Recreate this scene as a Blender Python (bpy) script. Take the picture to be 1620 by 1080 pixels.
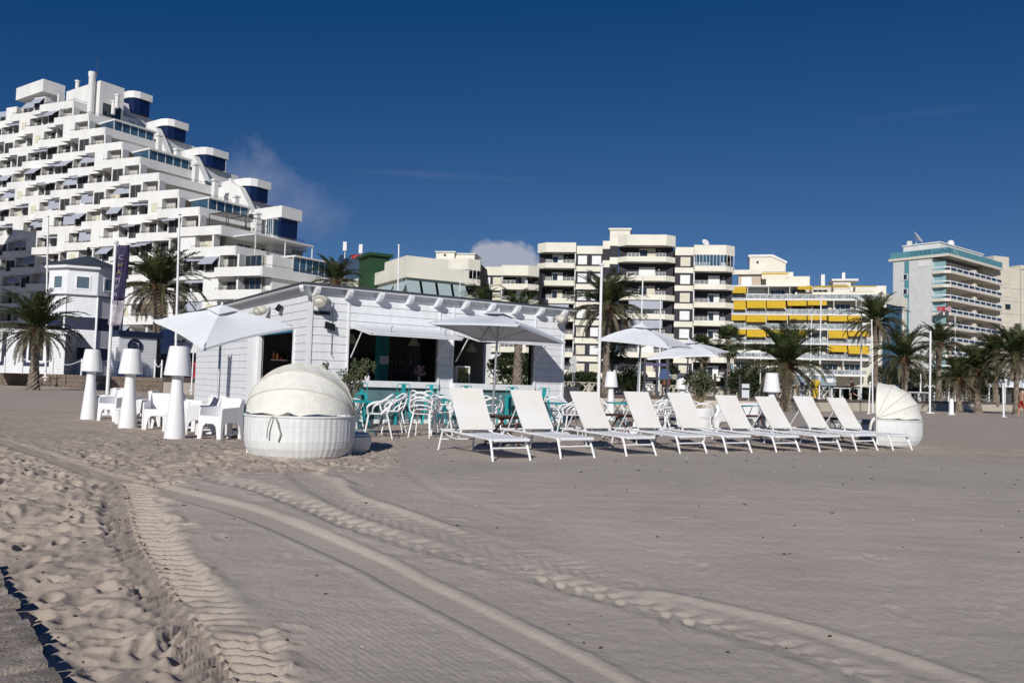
import bpy, math, random
import numpy as np
from mathutils import Vector, Matrix
R = math.radians
rnd = random.Random(7)
sc = bpy.context.scene
for o in list(bpy.data.objects): bpy.data.objects.remove(o)
C = sc.collection

# ------------------------------------------------------------------ camera
F = 1250.0; CAM = Vector((0, 0, 1.1)); PITCH = math.atan(66/F); ROLL = 0.030
cam = bpy.data.objects.new('camera', bpy.data.cameras.new('camera')); C.objects.link(cam); sc.camera = cam
cam.data.lens = F/1620*36; cam.data.sensor_width = 36; cam.data.clip_start = 0.05; cam.data.clip_end = 9000
RM = Matrix.Rotation(math.pi/2+PITCH, 3, 'X') @ Matrix.Rotation(ROLL, 3, 'Z')
cam.matrix_world = Matrix.Translation(CAM) @ RM.to_4x4()

# ------------------------------------------------------------------ light
SUN_AZ = R(-167); SUN_EL = R(27.5)
sdir = Vector((math.sin(SUN_AZ)*math.cos(SUN_EL), math.cos(SUN_AZ)*math.cos(SUN_EL), math.sin(SUN_EL)))
sl = bpy.data.lights.new('sun', 'SUN'); sl.energy = 4.0; sl.angle = R(0.55); sl.color = (1, .965, .91)
so = bpy.data.objects.new('sun', sl); C.objects.link(so); so.rotation_euler = sdir.to_track_quat('Z', 'Y').to_euler(); so.location = (0, -20, 40)
sc.view_settings.view_transform = 'Standard'; sc.view_settings.look = 'None'; sc.view_settings.gamma = 1
sc.view_settings.exposure = 0.0; sc.view_settings.use_curve_mapping = False

def ray(px, py):
    return (RM @ Vector(((px-810)/F, -(py-540)/F, -1))).normalized()
def dirpx(px, py): return ray(px, py)

W = bpy.data.worlds.new('World'); sc.world = W; W.use_nodes = True
nt = W.node_tree; nt.nodes.clear(); N = nt.nodes.new; L = nt.links.new
wo = N('ShaderNodeOutputWorld'); bg = N('ShaderNodeBackground'); bg.inputs['Strength'].default_value = 0.075
sky = N('ShaderNodeTexSky'); sky.sky_type = 'NISHITA'; sky.sun_disc = False
sky.sun_elevation = SUN_EL; sky.sun_rotation = SUN_AZ % (2*math.pi)
sky.altitude = 1500; sky.air_density = 1.0; sky.dust_density = 0.0; sky.ozone_density = 5.0
tc = N('ShaderNodeTexCoord')
def vm(op, a, b=None, s=None):
    n = N('ShaderNodeVectorMath'); n.operation = op
    for i, q in enumerate((a, b)):
        if q is None: continue
        if hasattr(q, 'links') or hasattr(q, 'is_linked'): L(q, n.inputs[i])
        else: n.inputs[i].default_value = q
    return n
def mt(op, a, b=None, c=None, clamp=False, tree=None):
    n = (tree or nt).nodes.new('ShaderNodeMath'); n.operation = op; n.use_clamp = clamp
    for i, q in enumerate((a, b, c)):
        if q is None: continue
        if isinstance(q, (int, float)): n.inputs[i].default_value = q
        else: (tree or nt).links.new(q, n.inputs[i])
    return n.outputs[0]
nz = N('ShaderNodeTexNoise'); nz.inputs['Scale'].default_value = 22; nz.inputs['Detail'].default_value = 9; nz.inputs['Roughness'].default_value = .58
L(tc.outputs['Generated'], nz.inputs['Vector'])
def cloud(px, py, rw, rh, dens, noise_amt=1.1):
    c = dirpx(px, py); right = Vector((c.y, -c.x, 0)).normalized(); up = right.cross(c)
    dx = vm('DOT_PRODUCT', tc.outputs['Generated'], tuple(right)).outputs['Value']
    dy = vm('DOT_PRODUCT', tc.outputs['Generated'], tuple(up)).outputs['Value']
    dz = vm('DOT_PRODUCT', tc.outputs['Generated'], tuple(c)).outputs['Value']
    a = mt('POWER', mt('DIVIDE', dx, rw/F), 2.0); b = mt('POWER', mt('DIVIDE', dy, rh/F), 2.0)
    r = mt('SQRT', mt('ADD', a, b))
    v = mt('ADD', mt('SUBTRACT', 1.0, r), mt('MULTIPLY', mt('SUBTRACT', nz.outputs['Fac'], .5), noise_amt))
    v = mt('MULTIPLY', v, dens, clamp=True)
    return mt('MULTIPLY', v, mt('GREATER_THAN', dz, 0.0))
grade = N('ShaderNodeMixRGB'); grade.blend_type = 'MULTIPLY'; grade.inputs['Fac'].default_value = 1.0
L(sky.outputs[0], grade.inputs[1]); grade.inputs[2].default_value = (.49, .50, .55, 1)
gr2 = vm('ADD', grade.outputs[0], (-.35, -.19, .27))
gr3 = vm('MAXIMUM', gr2.outputs[0], (.03, .2, .8)); col = gr3.outputs[0]
for px, py, rw, rh, d, na, cc in ((800, 420, 62, 40, 5.0, 1.2, (4.9, 5.3, 6.5, 1)), (398, 292, 62, 66, 1.5, 1.7, (1.9, 2.65, 4.6, 1)),
                                  (480, 335, 90, 48, 1.1, 1.8, (1.6, 2.4, 4.6, 1)), (690, 277, 170, 7, .16, 1.2, (2.0, 2.8, 4.9, 1)),
                                  (1460, 180, 90, 8, .10, 1.2, (1.6, 2.4, 4.6, 1)), (1000, 345, 230, 9, .10, 1.2, (2.0, 2.8, 4.9, 1))):
    m = N('ShaderNodeMixRGB'); L(cloud(px, py, rw, rh, d, na), m.inputs[0]); L(col, m.inputs[1]); m.inputs[2].default_value = cc
    col = m.outputs[0]
L(col, bg.inputs[0]); L(bg.outputs[0], wo.inputs[0])

# ------------------------------------------------------------------ helpers
def sstep(a, b, x):
    t = min(1, max(0, (x-a)/(b-a))); return t*t*(3-2*t)
def gz0(x, y): return -0.45*(1-sstep(3.5, 10.2, y))          # the beach rises gently to the terrace
def G(px, py, z=0.0):
    d = ray(px, py); t = (z-CAM.z)/d.z; return CAM + d*t
def GS(px, py):
    p = G(px, py, -.2)
    for _ in range(12): p = G(px, py, gz0(p.x, p.y))
    return p
def PD(px, py, Y):
    d = ray(px, py); return CAM + d*(Y/d.y)
def XY(px, Y, py=600):
    p = PD(px, py, Y); return (p.x, Y)
MATS = {}
def mat(name, col, rough=.6, var=.12, scale=3.0, bump=0.0, bscale=40, metal=0.0, spec=.4, streak=0.0, col2=None, trans=0.0):
    if name in MATS: return MATS[name]
    m = bpy.data.materials.new(name); m.use_nodes = True; t = m.node_tree; b = t.nodes['Principled BSDF']
    b.inputs['Roughness'].default_value = rough; b.inputs['Metallic'].default_value = metal
    b.inputs['Specular IOR Level'].default_value = spec
    g = t.nodes.new('ShaderNodeNewGeometry')
    n = t.nodes.new('ShaderNodeTexNoise'); n.inputs['Scale'].default_value = scale; n.inputs['Detail'].default_value = 5
    mp = t.nodes.new('ShaderNodeMapping'); t.links.new(g.outputs['Position'], mp.inputs[0]); t.links.new(mp.outputs[0], n.inputs[0])
    if streak: mp.inputs['Scale'].default_value = (1, 1, streak)
    cr = t.nodes.new('ShaderNodeValToRGB'); cr.color_ramp.elements[0].position = .3; cr.color_ramp.elements[1].position = .7
    a = [c*(1-var) for c in col]; c2 = col2 or [min(1, c*(1+var*.6)) for c in col]
    cr.color_ramp.elements[0].color = (*a, 1); cr.color_ramp.elements[1].color = (*c2, 1)
    t.links.new(n.outputs['Fac'], cr.inputs[0]); t.links.new(cr.outputs[0], b.inputs['Base Color'])
    if bump:
        n2 = t.nodes.new('ShaderNodeTexNoise'); n2.inputs['Scale'].default_value = bscale; n2.inputs['Detail'].default_value = 3
        t.links.new(g.outputs['Position'], n2.inputs[0])
        bp = t.nodes.new('ShaderNodeBump'); bp.inputs['Strength'].default_value = bump; bp.inputs['Distance'].default_value = .02
        t.links.new(n2.outputs['Fac'], bp.inputs['Height']); t.links.new(bp.outputs[0], b.inputs['Normal'])
    if trans: b.inputs['Transmission Weight'].default_value = trans
    MATS[name] = m; return m
def stripes(name, c1, c2, scale, rough=.8, axis='X'):
    m = mat(name, c1, rough); t = m.node_tree; b = t.nodes['Principled BSDF']
    tc_ = t.nodes.new('ShaderNodeTexCoord'); w = t.nodes.new('ShaderNodeTexWave'); w.bands_direction = axis; w.inputs['Scale'].default_value = scale
    t.links.new(tc_.outputs['Object'], w.inputs[0]); cr = t.nodes.new('ShaderNodeValToRGB'); cr.color_ramp.interpolation = 'CONSTANT'
    cr.color_ramp.elements[0].color = (*c1, 1); cr.color_ramp.elements[1].color = (*c2, 1); cr.color_ramp.elements[1].position = .5
    t.links.new(w.outputs['Fac'], cr.inputs[0]); t.links.new(cr.outputs[0], b.inputs['Base Color']); return m

REC = None
class MB:
    def __init__(s): s.v = []; s.f = []
    def add(s, vs, fs):
        o = len(s.v); s.v += [tuple(q) for q in vs]; s.f += [tuple(i+o for i in f) for f in fs]; return s
    def box(s, x0, x1, y0, y1, z0, z1):
        return s.add([(x0,y0,z0),(x1,y0,z0),(x1,y1,z0),(x0,y1,z0),(x0,y0,z1),(x1,y0,z1),(x1,y1,z1),(x0,y1,z1)],
                     [(3,2,1,0),(4,5,6,7),(0,1,5,4),(1,2,6,5),(2,3,7,6),(3,0,4,7)])
    def hexa(s, a, b):   # two matching quads
        return s.add(list(a)+list(b), [(3,2,1,0),(4,5,6,7),(0,1,5,4),(1,2,6,5),(2,3,7,6),(3,0,4,7)])
    def prism(s, pts, z0, z1):
        n = len(pts)
        return s.add([(x,y,z0) for x,y in pts]+[(x,y,z1) for x,y in pts], [tuple(range(n-1,-1,-1)), tuple(range(n,2*n))]+[(i,(i+1)%n,(i+1)%n+n,i+n) for i in range(n)])
    def exY(s, pts, y0, y1):      # polygon in x,z extruded along y
        n = len(pts)
        return s.add([(x,y0,z) for x,z in pts]+[(x,y1,z) for x,z in pts], [tuple(range(n)), tuple(range(2*n-1,n-1,-1))]+[((i+1)%n,i,i+n,(i+1)%n+n) for i in range(n)])
    def exX(s, pts, x0, x1):
        n = len(pts)
        return s.add([(x0,y,z) for y,z in pts]+[(x1,y,z) for y,z in pts], [tuple(range(n-1,-1,-1)), tuple(range(n,2*n))]+[(i,(i+1)%n,(i+1)%n+n,i+n) for i in range(n)])
    def tube(s, pts, r, n=8, smooth=0):
        P = [Vector(p) for p in pts]
        if smooth:
            Q = []
            for i in range(len(P)-1):
                p0 = P[max(i-1,0)]; p1 = P[i]; p2 = P[i+1]; p3 = P[min(i+2,len(P)-1)]
                for k in range(smooth):
                    t = k/smooth
                    Q.append(.5*((2*p1)+(p2-p0)*t+(2*p0-5*p1+4*p2-p3)*t*t+(3*p1-p0-3*p2+p3)*t**3))
            Q.append(P[-1]); P = Q
        m = len(P); vs = []; prev = None
        for i, p in enumerate(P):
            d = (P[min(i+1,m-1)]-P[max(i-1,0)]).normalized()
            ref = prev if prev is not None else (Vector((0,0,1)) if abs(d.z) < .9 else Vector((1,0,0)))
            a = (ref-d*ref.dot(d)).normalized(); prev = a; b = d.cross(a)
            rr = r[min(int(i*len(r)/m), len(r)-1)] if isinstance(r, (list, tuple)) else r
            if isinstance(r, (list, tuple)):
                q = i/(m-1)*(len(r)-1); j = min(int(q), len(r)-2); rr = r[j]*(1-(q-j))+r[j+1]*(q-j)
            vs += [p+(a*math.cos(2*math.pi*k/n)+b*math.sin(2*math.pi*k/n))*rr for k in range(n)]
        fs = [(i*n+k, i*n+(k+1)%n, (i+1)*n+(k+1)%n, (i+1)*n+k) for i in range(m-1) for k in range(n)]
        fs += [tuple(range(n-1,-1,-1)), tuple(range((m-1)*n, m*n))]
        return s.add(vs, fs)
    def lathe(s, prof, n=24, c=(0,0), a0=0, a1=2*math.pi, cap=True):
        full = abs(a1-a0-2*math.pi) < 1e-6; k = n if full else n+1; vs = []
        for r, z in prof: vs += [(c[0]+r*math.cos(a0+(a1-a0)*i/n), c[1]+r*math.sin(a0+(a1-a0)*i/n), z) for i in range(k)]
        fs = [(j*k+i, j*k+(i+1)%k, (j+1)*k+(i+1)%k, (j+1)*k+i) for j in range(len(prof)-1) for i in range(n)]
        if cap and full:
            if prof[0][0] > 1e-4: fs.append(tuple(range(k-1,-1,-1)))
            if prof[-1][0] > 1e-4: fs.append(tuple(range((len(prof)-1)*k, len(prof)*k)))
        return s.add(vs, fs)
    def quad(s, a, b, c, d): return s.add([a,b,c,d], [(0,1,2,3)])
    def mesh(s, name, m=None, smooth=False):
        me = bpy.data.meshes.new(name); me.from_pydata(s.v, [], s.f)
        if m: me.materials.append(m)
        if smooth:
            me.polygons.foreach_set('use_smooth', [True]*len(me.polygons))
        me.update(); return me
    def build(s, name, m, parent=None, smooth=False, bevel=0):
        me = s.mesh(name, m, smooth); o = bpy.data.objects.new(name, me); C.objects.link(o)
        if parent: o.parent = parent
        if smooth: smooth_angle(o)
        if REC is not None: REC.append(o)
        if bevel:
            b = o.modifiers.new('bevel', 'BEVEL'); b.width = bevel; b.segments = 2; b.limit_method = 'ANGLE'
        return o
def smooth_angle(o):
    try: o.data.set_sharp_from_angle(angle=R(38))
    except Exception: pass
def thing(name, label, cat, loc=(0,0,0), rz=0, group=None):
    o = bpy.data.objects.new(name, None); C.objects.link(o); o.location = loc; o.rotation_euler = (0,0,rz)
    o['label'] = label; o['category'] = cat; o.empty_display_size = .2
    if group: o['group'] = group
    return o
def tag(o, label, cat, group=None):
    o['label'] = label; o['category'] = cat
    if group: o['group'] = group
    return o
def lab(o, s): o['label'] = s; return o
def struct(o): o['kind'] = 'structure'; return o
def stuff(o): o['kind'] = 'stuff'; return o
UC = {}
def cube(name, m, parent, x0, x1, y0, y1, z0, z1):
    if m.name not in UC: UC[m.name] = MB().box(-.5,.5,-.5,.5,-.5,.5).mesh('block_'+m.name, m)
    o = bpy.data.objects.new(name, UC[m.name]); C.objects.link(o); o.parent = parent
    o.location = ((x0+x1)/2, (y0+y1)/2, (z0+z1)/2); o.scale = (abs(x1-x0), abs(y1-y0), abs(z1-z0))
    if REC is not None: REC.append(o)
    return o
def copy_tree(o, parent=None):
    c = o.copy(); C.objects.link(c)
    if parent is not None: c.parent = parent
    for ch in list(o.children): copy_tree(ch, c)
    return c
def dup(root, loc, rz, label=None, group=None, scale=None):
    c = copy_tree(root); c.location = loc; c.rotation_euler = (0,0,rz)
    if label: c['label'] = label
    if group: c['group'] = group
    if scale: c.scale = (scale,)*3
    return c
class Fr:                         # a building's own frame: local x along the front, y into the building
    def __init__(s, px, Y, th, py=600):
        x, y = XY(px, Y, py); s.o = Vector((x, y, 0)); s.th = R(th); s.u = Vector((math.cos(s.th), math.sin(s.th), 0)); s.n = Vector((-math.sin(s.th), math.cos(s.th), 0))
    def at(s, px, py, yo=0):
        d = ray(px, py); w = CAM-s.o; t = (yo-w.dot(s.n))/d.dot(s.n); p = CAM+d*t-s.o; return p.dot(s.u), p.z
    def x(s, px, py=560, yo=0): return s.at(px, py, yo)[0]
    def z(s, px, py, yo=0): return s.at(px, py, yo)[1]
    def side(s, px, py, xo=0):    # on the side plane x = xo : returns (y, z)
        d = ray(px, py); w = CAM-s.o; t = (xo-w.dot(s.u))/d.dot(s.u); p = CAM+d*t-s.o; return p.dot(s.n), p.z
    def w(s, x, y, z=0): return s.o+s.u*x+s.n*y+Vector((0,0,z))
def text_part(name, txt, m, parent, loc, size, rot=(math.pi/2,0,0), ext=.01, font_sx=1):
    cu = bpy.data.curves.new(name, 'FONT'); cu.body = txt; cu.size = size; cu.extrude = ext; cu.align_x = 'CENTER'
    t = bpy.data.objects.new(name+'_tmp', cu); C.objects.link(t)
    me = bpy.data.meshes.new_from_object(t); bpy.data.objects.remove(t); me.name = name
    me.materials.clear(); me.materials.append(m)
    o = bpy.data.objects.new(name, me); C.objects.link(o); o.parent = parent; o.location = loc; o.rotation_euler = rot; o.scale = (font_sx,1,1); return o

# ------------------------------------------------------------------ materials
WHITE = mat('white_paint', (.80,.80,.80), .5, .05, 1.5, .15, 60)
BOARD = mat('white_board', (.75,.765,.79), .55, .07, 6, .25, 30, streak=.3)
BOARDG = mat('board_backing', (.48,.49,.51), .8)
PLASTIC = mat('white_plastic', (.82,.82,.83), .35, .03, 4)
CREAMFAB = mat('cream_canvas', (.76,.745,.68), .9, .08, 7, .3, 25)
CANVAS = mat('white_canvas', (.74,.76,.79), .9, .04, 5, .2, 40)
SLING = mat('lounger_mesh', (.80,.755,.68), .8, .02, 2.2, .15, 200, col2=(.82,.81,.79))
TEAL = mat('teal_metal', (.02,.36,.38), .35, .06, 5)
TEALDK = mat('teal_dark_metal', (.015,.16,.18), .4)
GREYTEAL = mat('grey_teal_panel', (.13,.22,.24), .35, .25, 2.2)
DKWOOD = mat('dark_wood', (.10,.035,.022), .5, .3, 14, .3, 60)
DECKW = mat('weathered_deck', (.19,.145,.115), .8, .4, 5, .4, 40)
ROOFD = mat('dark_roof_edge', (.055,.065,.075), .6)
BLACK = mat('black_metal', (.015,.015,.017), .4)
STEEL = mat('grey_steel', (.45,.47,.48), .35, metal=.7)
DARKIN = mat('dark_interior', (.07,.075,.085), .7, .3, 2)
NAVY = mat('navy_paint', (.012,.018,.05), .45)
# ------------------------------------------------------------------ sand
def vnoise(X, Y, seed):
    xi = np.floor(X).astype(np.int64); yi = np.floor(Y).astype(np.int64); fx = X-xi; fy = Y-yi
    fx = fx*fx*(3-2*fx); fy = fy*fy*(3-2*fy)
    def h(a, b):
        n = (a*374761393+b*668265263+seed*2246822519) & 0xffffffff
        n = ((n ^ (n >> 13))*1274126177) & 0xffffffff
        return ((n ^ (n >> 16)) & 0xffff)/65535.0
    return (h(xi,yi)*(1-fx)+h(xi+1,yi)*fx)*(1-fy)+(h(xi,yi+1)*(1-fx)+h(xi+1,yi+1)*fx)*fy-.5
RX0, RX1, RY0, RY1, RS = -13.0, 13.0, 3.0, 21.0, 0.0125
gx = np.arange(RX0, RX1, RS); gy = np.arange(RY0, RY1, RS)
GX, GY = np.meshgrid(gx, gy); H = np.zeros_like(GX, dtype=np.float32)
def world_poly(pts): return np.array([(GS(a, b).x, GS(a, b).y) for a, b in pts])
def resample(P, step=.06):
    # Catmull-Rom through the points, then even steps
    Q = []
    for i in range(len(P)-1):
        p0, p1, p2, p3 = P[max(i-1,0)], P[i], P[i+1], P[min(i+2,len(P)-1)]
        for t in np.linspace(0, 1, 24, endpoint=False):
            Q.append(.5*((2*p1)+(p2-p0)*t+(2*p0-5*p1+4*p2-p3)*t*t+(3*p1-p0-3*p2+p3)*t**3))
    Q.append(P[-1]); Q = np.array(Q); d = np.r_[0, np.cumsum(np.hypot(*np.diff(Q, axis=0).T))]
    s = np.arange(0, d[-1], step); return np.c_[np.interp(s, d, Q[:,0]), np.interp(s, d, Q[:,1])], s
def along(pts, halfw, step=.06):
    """signed side distance and arc length of every raster cell near the line"""
    P, S = resample(world_poly(pts), step)
    D = np.full(H.shape, 99., np.float32); A = np.zeros(H.shape, np.float32)
    for i in range(len(P)-1):
        a, b = P[i], P[i+1]
        i0 = int((min(a[1],b[1])-halfw-RY0)/RS); i1 = int((max(a[1],b[1])+halfw-RY0)/RS)+1
        j0 = int((min(a[0],b[0])-halfw-RX0)/RS); j1 = int((max(a[0],b[0])+halfw-RX0)/RS)+1
        i0, j0 = max(i0,0), max(j0,0); i1, j1 = min(i1,H.shape[0]), min(j1,H.shape[1])
        if i0 >= i1 or j0 >= j1: continue
        x = GX[i0:i1,j0:j1]-a[0]; y = GY[i0:i1,j0:j1]-a[1]; e = b-a; l = np.hypot(*e); e = e/l
        t = np.clip(x*e[0]+y*e[1], 0, l); rx = x-t*e[0]; ry = y-t*e[1]; d = np.hypot(rx, ry); sg = np.sign(e[0]*y-e[1]*x)
        m = d < np.abs(D[i0:i1,j0:j1]); D[i0:i1,j0:j1][m] = (d*sg)[m]; A[i0:i1,j0:j1][m] = (S[i]+t)[m]
    return D, A
def sm(a, b, x):
    t = np.clip((x-a)/(b-a), 0, 1); return t*t*(3-2*t)
# where people have walked (rough) : left of this line
bl = world_poly([(470,1120),(415,1060),(340,960),(262,860),(222,800),(300,758),(420,748),(560,744),(620,730),(650,712),(640,700)])
o_ = np.argsort(bl[:,1]); Xb = np.interp(GY, bl[o_,1], bl[o_,0])
rough = sm(.45, -.35, GX-Xb+vnoise(GX*1.3, GY*1.3, 5)*.5)
rough = np.maximum(rough, sm(13.3, 15.0, GY)*.75)
wx = GX+vnoise(GX*1.1, GY*1.1, 11)*.5; wy = GY+vnoise(GX*1.1, GY*1.1, 12)*.5
base = vnoise(wx*.45, wy*.45, 1)*.07
wx2 = wx+vnoise(GX*5, GY*5, 61)*.10; wy2 = wy+vnoise(GX*5, GY*5, 62)*.10
lump = vnoise(wx*3.4, wy*4.0, 2)*.38+vnoise(wx2*7.5, wy2*8.5, 3)*.34+vnoise(wx2*15, wy2*15, 4)*.17
lump = lump-.75*np.abs(vnoise(wx2*6.2, wy2*7.0, 8))-.35*np.abs(vnoise(wx2*12, wy2*13, 9))
H += base*.8+rough*lump*.076
r2 = np.random.RandomState(4)
def stamp(cx, cy, a, b, ang, dep):
    s = max(a, b)*2.2; i0 = int((cy-s-RY0)/RS); i1 = int((cy+s-RY0)/RS); j0 = int((cx-s-RX0)/RS); j1 = int((cx+s-RX0)/RS)
    if i0 < 0 or j0 < 0 or i1 >= H.shape[0] or j1 >= H.shape[1]: return
    x = GX[i0:i1,j0:j1]-cx; y = GY[i0:i1,j0:j1]-cy; c, s_ = math.cos(ang), math.sin(ang)
    u = (x*c+y*s_)/a; v = (-x*s_+y*c)/b; q = u*u+v*v
    H[i0:i1,j0:j1] += dep*(-np.exp(-q*q*1.2)*(1+.35*u)+.62*np.exp(-(np.sqrt(q)-1.42)**2*5))
for _ in range(7000):
    cx = r2.uniform(-11, 11); cy = r2.uniform(3.2, 20)**1.0
    i = int((cy-RY0)/RS); j = int((cx-RX0)/RS)
    if rough[i,j]*r2.uniform(.4,1.2) < .35: continue
    stamp(cx, cy, r2.uniform(.05,.13), r2.uniform(.03,.06), r2.uniform(0, math.pi), r2.uniform(.010,.036))
for _ in range(60):        # a few single prints on the smooth sand
    cx = r2.uniform(-4, 9); cy = r2.uniform(4, 13); stamp(cx, cy, .10, .05, r2.uniform(0, 3), .006)
# fine raked ripples in the smooth part, following the vehicle's way
rake = [(180,640),(420,800),(700,960),(1000,1100)]
D, A = along([(100,700),(330,800),(560,905),(760,1000),(980,1120)], 3.2, .25)
m = (np.abs(D) < 3.1)
fade = np.where(m, sm(3.1, 1.6, np.abs(D)), 0)
H += (1-rough)*(.0013*np.sin(D*2*math.pi/.040+vnoise(GX*2.4, GY*2.4, 21)*5)*fade*np.clip(.5+1.6*vnoise(GX*1.1, GY*1.1, 22), 0, 1.2))
H += (1-rough)*(vnoise(GX*2.2, GY*9, 31)*.007+vnoise(GX*18, GY*18, 32)*.004+vnoise(GX*45, GY*45, 33)*.0025)
H += vnoise(GX*30, GY*30, 34)*.004*rough
# smooth wide wheel rut with raised lips
D, A = along([(-60,680),(0,697),(122,738),(204,762),(285,783),(379,808),(448,833),(530,868),(600,899),(640,921),(720,960),(800,1000),(900,1050),(960,1085),(1040,1130)], .6)
w = .13; prof = -.015*sm(w+.015, w-.035, np.abs(D))+np.where(D > 0, .013, .010)*.9*np.exp(-((np.abs(D)-w-.05)/.04)**2)*(1+.5*vnoise(GX*3, GY*3, 71))
sup = sm(w+.12, w-.02, np.abs(D)); H = H*(1-sup*.8)+prof
# second ridge line, far side
D, A = along([(400,715),(450,722),(522,747),(555,780),(600,797),(648,812),(720,838),(796,868),(850,888),(907,910),(1000,932),(1100,950),(1250,985),(1400,1030),(1560,1085),(1640,1120)], .5)
H += sm(.2, 2.2, A)*(.020*np.exp(-(D/.06)**2)-.010*np.exp(-((D+.16)/.12)**2))
D, A = along([(0,655),(140,672),(260,702),(350,712),(450,735),(560,770)], .4)
H += .022*np.exp(-(D/.07)**2)-.014*np.exp(-((D-.14)/.08)**2)
def tyre(pts, w, pitch, dep, ang=.55, soft=1.0):
    global H
    D, A = along(pts, w+.4)
    a = np.abs(D); ins = sm(w+.03, w-.11, a)
    ph = ((A+np.where(D > 0, 0, pitch*.5)-a*ang+vnoise(GX*7, GY*7, 46)*.035)/pitch) % 1.0
    lug = sm(.0, .16, ph)*sm(.62, .46, ph)
    lug = lug*(.35+.65*sm(0, .03, a))
    ero = np.clip(.75+vnoise(GX*2.5, GY*2.5, 41)*1.5+vnoise(GX*9, GY*9, 45)*.6, .1, 1.2)*soft
    soft = soft*sm(0, 1.0, A)
    crumb = vnoise(GX*22, GY*22, 43)*.010+vnoise(GX*9, GY*9, 44)*.012
    H = H*(1-ins*.85)+ins*(-dep*.15-dep*lug*ero+crumb*soft)+.011*soft*np.exp(-((a-w-.05)/.06)**2)*(.6+vnoise(GX*6, GY*6, 42)*1.6)
tyre([(198,768),(208,800),(218,840),(242,884),(290,949),(335,1000),(372,1063),(398,1110)], .26, .125, .06, .75)
tyre([(330,738),(345,758),(385,766),(425,778),(500,806),(550,827),(600,843),(650,858),(770,889),(880,918),(1018,958),(1130,988),(1280,1034),(1400,1078)], .15, .17, .03, .5, .7)
tyre([(470,745),(500,768),(560,800),(640,828),(720,848),(800,870),(900,898),(1000,926)], .20, .14, .016, .9, .45)
tyre([(640,735),(655,752),(690,776),(760,800),(860,825)], .10, .06, .006, .4, .3)
H = np.clip(H, -.16, .16)
edge = sm(RX0, RX0+1.5, GX)*sm(RX1, RX1-1.5, GX)*sm(RY1, RY1-2, GY)*sm(RY0-.2, RY0+.2, GY)
H *= edge
amp = (.35+.65*sm(13.5, 9.5, GY)); H *= amp
def hs(x, y):
    x = np.asarray(x, float); y = np.asarray(y, float)
    u = np.clip((x-RX0)/RS, 0, H.shape[1]-1.01); v = np.clip((y-RY0)/RS, 0, H.shape[0]-1.01)
    i = v.astype(int); j = u.astype(int); fu = u-j; fv = v-i
    h = (H[i,j]*(1-fu)+H[i,j+1]*fu)*(1-fv)+(H[i+1,j]*(1-fu)+H[i+1,j+1]*fu)*fv
    ins = (x > RX0) & (x < RX1) & (y > RY0) & (y < RY1)
    t = np.clip((y-3.5)/6.7, 0, 1); t = t*t*(3-2*t)
    return np.where(ins, h, 0)-.45*(1-t)
def gz(x, y): return float(hs(x, y))
ang = np.r_[np.linspace(-180, -42, 24, endpoint=False), np.linspace(-42, 42, 880, endpoint=False), np.linspace(42, 180, 25)]
rad = np.r_[.4, 1.2, 2.2, np.geomspace(3.2, 26, 760), np.geomspace(27, 300, 60), 600, 1500, 6000]
AA, RR = np.meshgrid(np.radians(ang), rad); X = RR*np.sin(AA); Y = RR*np.cos(AA)
far = .05*vnoise(X*.35, Y*.35, 51)*(RR < 300)+.015*vnoise(X*1.7, Y*1.7, 52)*(RR < 90)
ZZ = hs(X, Y)+far*sm(16, 24, Y)*(RR > 14)
co = np.stack([X, Y, ZZ], -1).reshape(-1, 3); co = np.vstack([co, [[0, 0, -.45]]])
nr, na = X.shape; I, J = np.meshgrid(np.arange(nr-1), np.arange(na-1), indexing='ij')
q = np.stack([I*na+J, I*na+J+1, (I+1)*na+J+1, (I+1)*na+J], -1).reshape(-1, 4)[:, ::-1]
sand = bpy.data.meshes.new('sand'); tri = np.array([(len(co)-1, j+1, j) for j in range(na-1)])
tri = tri[:, ::-1]
sand.vertices.add(len(co)); sand.vertices.foreach_set('co', co.ravel())
nl = q.size+tri.size; sand.loops.add(nl); sand.loops.foreach_set('vertex_index', np.r_[q.ravel(), tri.ravel()].astype(np.int32))
sand.polygons.add(len(q)+len(tri))
sand.polygons.foreach_set('loop_start', np.r_[np.arange(len(q))*4, q.size+np.arange(len(tri))*3].astype(np.int32))
sand.polygons.foreach_set('loop_total', np.r_[np.full(len(q), 4), np.full(len(tri), 3)].astype(np.int32))
sand.update(calc_edges=True); sand.polygons.foreach_set('use_smooth', np.ones(len(sand.polygons), bool))
SAND = mat('sand', (.485,.43,.375), .95, .07, .8, 0, spec=.15, col2=(.525,.465,.405))
t = SAND.node_tree; b = t.nodes['Principled BSDF']; g = t.nodes.new('ShaderNodeNewGeometry')
def addn(scale, det, dist, stren, prev=None, rough_=.6):
    n = t.nodes.new('ShaderNodeTexNoise'); n.inputs['Scale'].default_value = scale; n.inputs['Detail'].default_value = det; n.inputs['Roughness'].default_value = rough_
    t.links.new(g.outputs['Position'], n.inputs[0]); bp = t.nodes.new('ShaderNodeBump'); bp.inputs['Distance'].default_value = dist; bp.inputs['Strength'].default_value = stren
    t.links.new(n.outputs['Fac'], bp.inputs['Height'])
    if prev: t.links.new(prev.outputs[0], bp.inputs['Normal'])
    return bp, n
b1, _ = addn(18, 8, .022, .55, None, .68); b2, n2 = addn(130, 5, .005, 1.0, b1, .8); t.links.new(b2.outputs[0], b.inputs['Normal'])
mx = t.nodes.new('ShaderNodeMixRGB'); mx.blend_type = 'MULTIPLY'; mx.inputs[0].default_value = .55
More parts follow.
